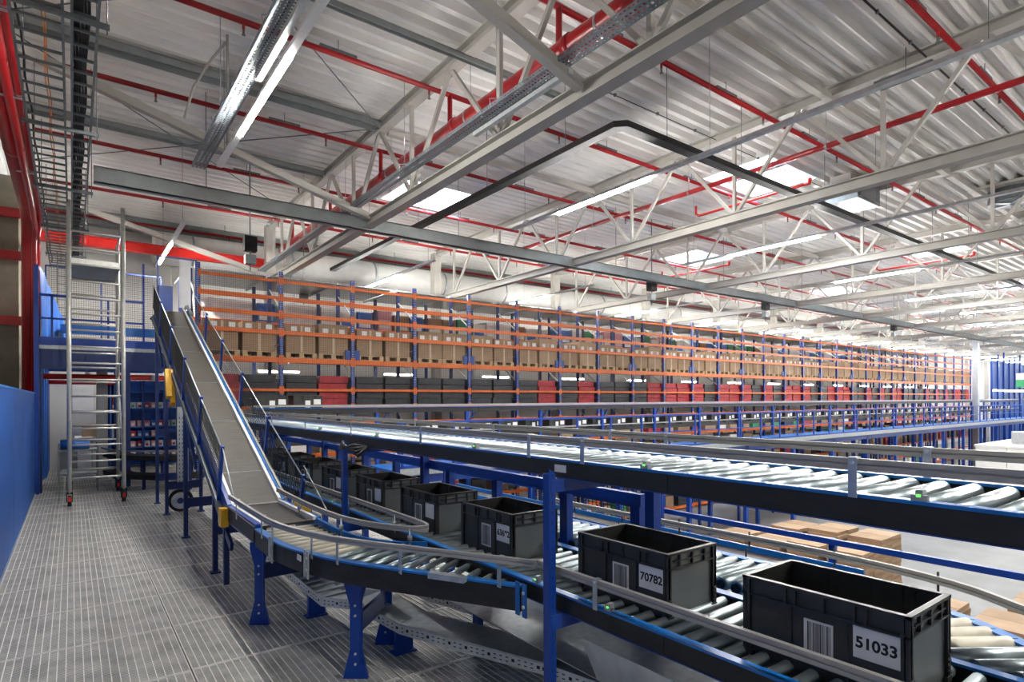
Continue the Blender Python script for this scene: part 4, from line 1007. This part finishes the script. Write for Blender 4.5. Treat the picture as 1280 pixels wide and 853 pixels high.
# blue shelving at the far right
BRK = thing('far_blue_rack', 'tall dense blue shelving at the far right end of the hall', 'rack', None, (60, 13, GZ))
for k in range(22):
    x = 59.2 + k * 1.6
    for y in (12.4, 14.6): part('upright', MB().box(x, x + 0.12, y, y + 0.1, GZ, 5.2 + 0.25 * ((k * 7) % 3)), 'blue', BRK)
    part('back_sheet', MB().box(x, x + 1.58, 14.7, 14.74, GZ, 4.9), 'bluewall', BRK)
    for j, z in enumerate((-1.4, -0.2, 1.0, 2.6, 3.2, 3.9, 4.6)):
        part('beam', MB().box(x, x + 1.6, 12.4, 12.46, z, z + 0.12), 'bluebright' if j % 2 else 'blue', BRK)
for k in range(44):
    x = 59.5 + (k % 22) * 1.6; z = 3.32 if k < 22 else 2.72
    tag(ob('storage_bin', rr.choice(RB), None, (x, 12.6, z)), 'small bin in the far blue shelving, %s in %s row' % (nth(k % 22 + 1), 'upper' if k < 22 else 'lower'), 'bin', 'bins in far blue shelving')
for k in range(8): single('strip_lamp', MB().box(50 + k * 5.2, 54.6 + k * 5.2, 12.2, 12.32, 2.35, 2.45), 'ledfar', 'lit strip lamp on the far blue shelving, %s' % nth(k + 1), 'lamp', 'strip lamps at far right', (50 + k * 5.2, 12.2, 2.35))
t = thing('far_incline', 'small dark inclined conveyor at the far right by the blue shelving', 'conveyor', None, (62, 11.6, 1))
part('bed', MB().bar((56, 11.8, 1.65), (72, 11.8, 2.3), 0.5, 0.25), 'galvdark', t); part('rail', MB().bar((56, 11.5, 1.85), (72, 11.5, 2.5), 0.05, 0.08), 'alu', t)
for x in (58, 64, 70): part('leg', MB().box(x, x + 0.12, 11.7, 11.82, 0.47, 1.7), 'blue', t)
part('motor', MB().box(72.3, 73.4, 11.4, 12.0, 1.9, 2.6), 'yellow', t)

# ================================================================ GROUND FLOOR THINGS
WR = thing('white_cabin', 'white panelled cabin standing on the ground floor at right', 'cabin', None, (41, 5.8, GZ))
for k in range(5): part('wall_panel', MB().box(36.5, 36.6, 9.7 - (k + 1) * 1.25 + 0.02, 9.7 - k * 1.25, GZ, -0.55), 'white', WR)
for k in range(4): part('wall_panel', MB().box(36.6 + k * 2, 38.6 + k * 2 - 0.02, 9.6, 9.7, GZ, -0.55), 'white', WR)
part('roof', MB().box(36.45, 44.7, 3.4, 9.75, -0.55, -0.45), 'white', WR)
for (x, y) in ((38, 7.9), (38.3, 6.8), (39.2, 8.2)): part('roof_unit', MB().box(x, x + 0.7, y, y + 0.7, -0.45, 0.15), 'plasticgrey', WR)
M_pal2 = pallet_mesh(1.2, 0.8)
def carton_stack(x, y, n_, lay, label):
    tag(ob('pallet', M_pal2, None, (x, y, GZ)), 'wooden pallet under the ' + label, 'pallet', 'pallets on the ground floor')
    t = thing('carton_stack', label, 'carton stack', 'flat carton stacks on the ground floor', (x, y, GZ + 0.144))
    for k in range(n_):
        for s in range(2):
            j = rr.uniform(-0.02, 0.02); z = GZ + 0.144 + k * lay
            part('flat_carton', MB().box(x + 0.02 + s * 0.59 + j, x + 0.6 + s * 0.59 + j, y + 0.02 + j, y + 0.79 + j, z, z + lay - 0.008), 'carton2' if (k + s) % 2 else 'carton', t)
carton_stack(14.0, 5.75, 12, 0.09, 'tall stack of flat cartons at the aisle corner')
carton_stack(14.0, 6.7, 12, 0.09, 'tall stack of flat cartons, second along the aisle')
carton_stack(14.0, 7.65, 11, 0.09, 'tall stack of flat cartons, third along the aisle')
carton_stack(14.0, 8.6, 11, 0.09, 'tall stack of flat cartons, fourth along the aisle')
carton_stack(15.4, 5.9, 13, 0.09, 'tall stack of flat cartons behind the corner stack')
carton_stack(15.4, 6.9, 13, 0.09, 'tall stack of flat cartons in the rear row middle')
carton_stack(15.4, 7.9, 12, 0.09, 'tall stack of flat cartons in the rear row left')
carton_stack(12.9, 2.75, 6, 0.09, 'low stack of pale flat cartons nearest at lower right')
carton_stack(13.2, 3.9, 5, 0.09, 'low stack of pale flat cartons beside the nearest one')
carton_stack(14.6, 2.6, 6, 0.09, 'low stack of pale flat cartons at the right edge')

# ================================================================ LEFT SIDE: blue wall, tower, platform
BW = thing('blue_partition', 'solid blue panel partition along the left side of the walkway', 'partition', None, (-0.62, 5, 0))
for k in range(10): part('panel', MB().box(-0.66, -0.61, -2 + k * 2.0, -2 + (k + 1) * 2.0 - 0.012, 0.0, 2.06), 'bluewall', BW)
part('cap_rail', MB().box(-0.67, -0.60, -2, 18, 2.06, 2.085), 'bluebright', BW)
part('kick_strip', MB().box(-0.61, -0.595, -2, 18, 0.0, 0.03), 'galv', BW)
single('blue_curtain', MB().box(-0.58, -0.54, 18.3, 21.7, 0, 2.8).box(-0.56, -0.5, 18.6, 18.9, 0, 2.78).box(-0.56, -0.5, 19.4, 19.8, 0, 2.78).box(-0.56, -0.5, 20.4, 20.8, 0, 2.78), 'plasticblue', 'bright blue ribbed sheet continuing behind the partition', 'curtain', None, (-0.55, 20, 0))
# rolling scaffold tower
ST = thing('scaffold_tower', 'tall aluminium rolling scaffold tower on black castors', 'scaffold', None, (0.35, 14.1, 0))
SX = (-0.04, 0.78); SY = (13.3, 15.0)
for x in SX:
    for y in SY:
        part('leg', MB().cyl((x, y, 0.24), (x, y, 5.55 if y < 14 else 5.2), 0.035, 12), 'aluscaff', ST)
        c = part('castor', MB().cyl((x - 0.03, y, 0.1), (x + 0.03, y, 0.1), 0.1, 16), 'rubber', ST)
        part('fork', MB().box(x - 0.05, x - 0.035, y - 0.03, y + 0.03, 0.08, 0.25).box(x + 0.035, x + 0.05, y - 0.03, y + 0.03, 0.08, 0.25).box(x - 0.05, x + 0.05, y - 0.03, y + 0.03, 0.22, 0.26), 'rubber', c)
        part('brake', MB().box(x - 0.02, x + 0.02, y - 0.115, y - 0.1, 0.1, 0.18), 'redbright', c)
for y in SY:
    for j in range(16): part('rung', MB().cyl((SX[0], y, 0.5 + j * 0.3), (SX[1], y, 0.5 + j * 0.3), 0.018, 8), 'aluscaff', ST)
for x in SX:
    part('diagonal', MB().cyl((x, SY[0], 0.6), (x, SY[1], 2.4), 0.02, 8), 'aluscaff', ST)
    part('diagonal', MB().cyl((x, SY[1], 2.4), (x, SY[0], 4.3), 0.02, 8), 'aluscaff', ST)
    part('side_tube', MB().cyl((x, SY[0], 0.45), (x, SY[1], 0.45), 0.02, 8), 'aluscaff', ST); part('side_tube', MB().cyl((x, SY[0], 5.4), (x, SY[1], 5.1), 0.02, 8), 'aluscaff', ST)
part('platform', MB().box(SX[0] + 0.04, SX[1] - 0.04, SY[0] + 0.1, SY[1] - 0.05, 4.42, 4.5), 'galvdark', ST)
part('platform_edge', MB().box(SX[0] + 0.03, SX[1] - 0.03, SY[0] + 0.06, SY[0] + 0.1, 4.40, 4.52).box(SX[0] + 0.03, SX[1] - 0.03, SY[1] - 0.05, SY[1] - 0.01, 4.40, 4.52), 'aluscaff', ST)
# raised steel platform
PF = thing('steel_platform', 'dark blue raised steel platform behind the scaffold tower', 'platform', None, (0.5, 17, 0))
part('front_beam', MB().box(-0.62, 2.1, 15.6, 15.7, 2.58, 3.0), 'bluedark', PF); part('kick_plate', MB().box(-0.62, 2.1, 15.58, 15.62, 3.08, 3.25), 'blue', PF)
part('deck', MB().box(-0.62, 2.1, 15.6, 20, 3.0, 3.08), 'galv', PF)
for y in (16.8, 18.2, 19.6): part('joist', MB().box(-0.62, 2.1, y, y + 0.1, 2.7, 3.0), 'blue', PF)
for (x, y) in ((-0.56, 15.62), (0.98, 15.62), (2.0, 15.62), (0.98, 19.4), (-0.56, 19.4)): part('column', MB().box(x - 0.06, x + 0.06, y - 0.06, y + 0.06, 0, 3.0), 'bluedark', PF)
part('top_rail', MB().box(-0.62, 1.3, 15.6, 15.64, 4.1, 4.15), 'blue', PF)
for x in (-0.6, -0.35, 0.62, 1.28): part('rail_post', MB().box(x, x + 0.04, 15.6, 15.64, 3.1, 5.0 if x > 1.2 else 4.15), 'blue', PF)
part('mid_rail', MB().box(-0.62, 1.3, 15.6, 15.63, 3.62, 3.66), 'blue', PF)
part('corner_post', MB().box(-0.62, -0.54, 15.4, 15.5, 0, 4.7), 'blue', PF)
mb = MB()
for i in range(50): mb.wire((-0.5 + i * 0.05, 18.6, 3.1), (-0.5 + i * 0.05, 18.6, 5.3), 0.006)
for i in range(45): mb.wire((-0.5, 18.6, 3.1 + i * 0.05), (1.97, 18.6, 3.1 + i * 0.05), 0.006)
part('mesh_fence', mb, 'wire', PF)
part('fence_frame', MB().box(-0.53, -0.5, 18.6, 18.63, 3.1, 5.3).box(0.6, 0.63, 18.6, 18.63, 3.1, 5.3).box(1.95, 1.98, 18.6, 18.63, 3.1, 5.3).box(-0.53, 1.98, 18.6, 18.63, 5.27, 5.3), 'blue', PF)
PM = thing('platform_conveyor', 'blue roller conveyor on the raised platform', 'conveyor', None, (0.7, 17, 3.08))
part('bed', MB().box(-0.2, 1.9, 16.5, 17.1, 3.5, 3.56), 'galv', PM); part('side', MB().box(-0.2, 1.9, 16.46, 16.5, 3.42, 3.62), 'bluebright', PM)
for x in (-0.1, 0.8, 1.7): part('leg', MB().box(x, x + 0.05, 16.5, 16.55, 3.08, 3.45), 'blue', PM)
mb = MB(); tp = []
for k in range(9): tp.append((-0.54 + 0.05 * k + 0.02 * (k % 2), 15.75 + 0.2 * k + 0.06 * ((k + 1) % 2), 4.75 - 0.13 * k))
for a, b in zip(tp, tp[1:]):
    for dx in (0.0, 0.012):
        q = [(a[0] + dx, a[1], a[2]), (b[0] + dx, b[1], b[2]), (b[0] + dx + 0.03, b[1], 3.1), (a[0] + dx + 0.03, a[1], 3.1)]
        mb.poly(q if dx else q[::-1])
single('blue_tarp', mb, 'plasticblue', 'bright blue plastic sheet hanging in folds beside the red risers', 'tarpaulin', None, (-0.45, 16, 3.1))
t = thing('ladder_cage', 'grey cable ladder dropping vertically behind the scaffold tower', 'cable tray', None, (-0.2, 17.8, 3.1))
for x in (-0.28, -0.12): part('rail', MB().box(x, x + 0.02, 17.8, 17.84, 3.1, 5.5), 'galvdark', t)
for j in range(12): part('rung', MB().box(-0.28, -0.1, 17.81, 17.83, 3.2 + j * 0.19, 3.22 + j * 0.19), 'galvdark', t)
# under the platform
t = thing('red_main', 'red pipe running below the raised platform', 'pipe', None, (0.5, 16.3, 2.4))
part('pipe', MB().cyl((-0.5, 16.3, 2.45), (2.1, 16.3, 2.45), 0.06, 12), 'redbright', t); part('coupling', MB().cyl((1.5, 16.3, 2.45), (1.58, 16.3, 2.45), 0.075, 12), 'white', t)
part('hanger', MB().box(0.8, 0.82, 16.29, 16.31, 2.45, 2.75), 'galv', t)
single('grey_column', MB().box(0.46, 0.68, 16.9, 17.1, 0, 2.7).box(0.4, 0.74, 16.85, 17.15, 0, 0.05), 'plasticgrey', 'square grey column below the raised platform', 'column', None, (0.57, 17, 0))
PR = thing('picking_rack', 'blue picking rack full of small bins below the platform', 'rack', None, (1.5, 17.2, 0))
for x in (0.95, 1.4, 1.85, 2.3): 
    for y in (16.95, 17.5): part('upright', MB().box(x - 0.025, x + 0.025, y, y + 0.05, 0, 2.4), 'blue', PR)
for z in (0.5, 0.75, 1.0, 1.25, 1.7, 2.1): part('shelf', MB().box(0.95, 2.3, 16.95, 17.5, z, z + 0.03), 'bluebright', PR)
part('back_sheet', MB().box(0.95, 2.3, 17.52, 17.54, 0.3, 2.4), 'plasticblue', PR)
SB = [MB().box(0, 0.11, 0, 0.3, 0, 0.14).m(1).box(0.02, 0.08, -0.003, 0, 0.02, 0.08).mesh('small_bin', [a, b]) for a, b in (('bagred', 'white'), ('white', 'bagred'), ('plasticblue', 'paper'), ('galv', 'green'), ('pink', 'white'))]
n = 0
for z in (0.53, 0.78, 1.03, 1.28, 1.73):
    for k in range(9):
        n += 1; tag(ob('small_bin', rr.choice(SB), None, (0.99 + k * 0.145, 17.0, z)), 'small bin in the picking rack below the platform, %s counted from bottom left' % nth(n), 'bin', 'bins in the picking rack')
t = thing('work_table', 'white work table far below the platform', 'table', None, (0.2, 18.5, 0))
part('top', MB().box(0.05, 0.42, 18.0, 19.2, 0.95, 1.0), 'white', t); part('panel', MB().box(0.07, 0.4, 18.05, 18.08, 0.1, 0.95), 'white', t)
for x in (0.07, 0.38):
    for y in (18.05, 19.12): part('leg', MB().box(x, x + 0.03, y, y + 0.03, 0, 0.95), 'galv', t)
single('notice_board', MB().box(0.02, 0.5, 21.84, 21.87, 1.6, 2.45).box(0.0, 0.52, 21.87, 21.9, 1.58, 2.47), 'white', 'blank pale board on the far aisle wall', 'board', None, (0.25, 20.9, 1.6))
t = thing('trolley', 'dark steel trolley with rolled blue sheet behind the scaffold', 'trolley', None, (0.05, 16, 0))
for z in (0.35, 0.85): part('shelf', MB().box(-0.25, 0.45, 15.3, 15.9, z, z + 0.04), 'galvdark', t)
for x in (-0.24, 0.42):
    for y in (15.32, 15.86): part('leg', MB().box(x, x + 0.03, y, y + 0.03, 0, 1.0), 'galvdark', t)
part('roll', MB().cyl((-0.2, 15.6, 0.99), (0.3, 15.6, 0.99), 0.1, 14), 'plasticblue', t)
t = thing('floor_conveyor', 'low dark curved conveyor section below the platform', 'conveyor', None, (1.2, 14.6, 0))
part('bed', MB().sweep([(0.75, 16.2, 0.75), (0.9, 15.2, 0.75), (1.5, 14.4, 0.75), (2.3, 14.2, 0.75)], [(-0.2, -0.1), (0.2, -0.1), (0.2, 0.0), (-0.2, 0.0)]), 'black', t)
part('bed', MB().sweep([(0.75, 16.2, 0.35), (0.9, 15.2, 0.35), (1.5, 14.4, 0.35), (2.3, 14.2, 0.35)], [(-0.2, -0.1), (0.2, -0.1), (0.2, 0.0), (-0.2, 0.0)]), 'black', t)
part('rail', MB().sweep([(0.75, 16.2, 0.85), (0.9, 15.2, 0.85), (1.5, 14.4, 0.85), (2.3, 14.2, 0.85)], [(0.2, -0.02), (0.23, -0.02), (0.23, 0.02), (0.2, 0.02)]), 'alu', t)
for (x, y) in ((0.8, 15.9), (1.2, 14.8), (2.0, 14.25)): part('leg', MB().box(x, x + 0.06, y, y + 0.06, 0, 0.7), 'bluedark', t)

# clutter of the aisle behind the platform
t = thing('blue_shelving', 'dense blue shelving with upright dividers at the end of the left aisle', 'shelving', None, (1.6, 20.6, 0))
for k in range(16): part('divider', MB().box(0.62 + k * 0.12, 0.66 + k * 0.12, 20.2, 20.8, 0.05, 2.5), 'plasticblue' if k % 3 else 'blue', t)
for z in (0.05, 0.8, 1.6, 2.45): part('shelf', MB().box(0.6, 2.5, 20.2, 20.8, z, z + 0.04), 'blue', t)
part('back_sheet', MB().box(0.6, 2.5, 20.8, 20.82, 0.05, 2.5), 'bluewall', t)
for k in range(18):
    x = 0.67 + (k % 9) * 0.24 - (0.12 if k % 2 else 0); z = 1.64 if k < 9 else 0.84
    c = ('white', 'bagred', 'paper', 'pink')[k % 4]
    tag(ob('document_box', MB().box(0, 0.075, 0, 0.4, 0, 0.3 + 0.08 * (k % 3)).m(1).box(0.015, 0.06, -0.003, 0, 0.05, 0.15).mesh('document_box', [c, 'bagred' if c == 'white' else 'white']), None, (x + (0.12 if k % 2 else 0), 20.25, z)), 'slim box in the blue shelving at aisle end, %s of %s row' % (nth(k % 9 + 1), 'upper' if k < 9 else 'lower'), 'box', 'slim boxes in the blue shelving')
t = thing('aisle_batten', 'lit batten lamp below the raised platform', 'lamp', None, (0.3, 18.5, 2.5))
part('tube', MB().box(0.28, 0.33, 17.3, 19.3, 2.5, 2.54), 'ledfar', t); part('housing', MB().box(0.26, 0.35, 17.25, 19.35, 2.54, 2.6), 'white', t)
for y in (17.6, 19.0): part('rod', MB().cyl((0.305, y, 2.6), (0.305, y, 3.0), 0.006, 5), 'galvdark', t)
t = thing('red_hose_pipe', 'second red pipe deeper below the raised platform', 'pipe', None, (0.5, 19, 2.3))
part('pipe', MB().cyl((-0.5, 19.9, 2.42), (2.4, 19.9, 2.42), 0.06, 10), 'redbright', t); part('hanger', MB().box(1.0, 1.02, 19.89, 19.91, 2.45, 3.0), 'galv', t)
single('fallen_carton', MB().box(0.2, 0.5, 18.3, 18.7, 1.002, 1.32).box(0.19, 0.51, 18.29, 18.71, 1.25, 1.30), 'carton2', 'open brown carton on the white work table', 'box', None, (0.35, 18.5, 1.0))

t = thing('tray_hanger', 'pale bent tube bracket hanging above the end of the nearest tray', 'hanger', None, (1.96, 10.0, 5.9))
part('tube', MB().cyl((1.96, 10.0, 5.9), (1.96, 10.0, ZD), 0.022, 8), 'truss', t)
part('bent_tube', MB().tube([(1.94, 10.0, 7.5), (1.75, 10.05, 7.2), (1.5, 10.1, 6.7), (1.38, 10.1, 6.2)], 0.02, 8), 'truss', t)
t = thing('cable_bundle', 'black cable bundle drooping from the second support post', 'cable', None, (2.1, 5.4, 1.4))
for k in range(4): part('cable', MB().tube([(2.02, 5.40 - 0.02 * k, 1.45 + 0.02 * k), (2.0, 5.25, 1.46 + 0.01 * k), (2.02, 5.05 - 0.03 * k, 1.50 - 0.03 * k), (2.1, 4.95, 1.48)], 0.016, 6), 'blackcable', t)
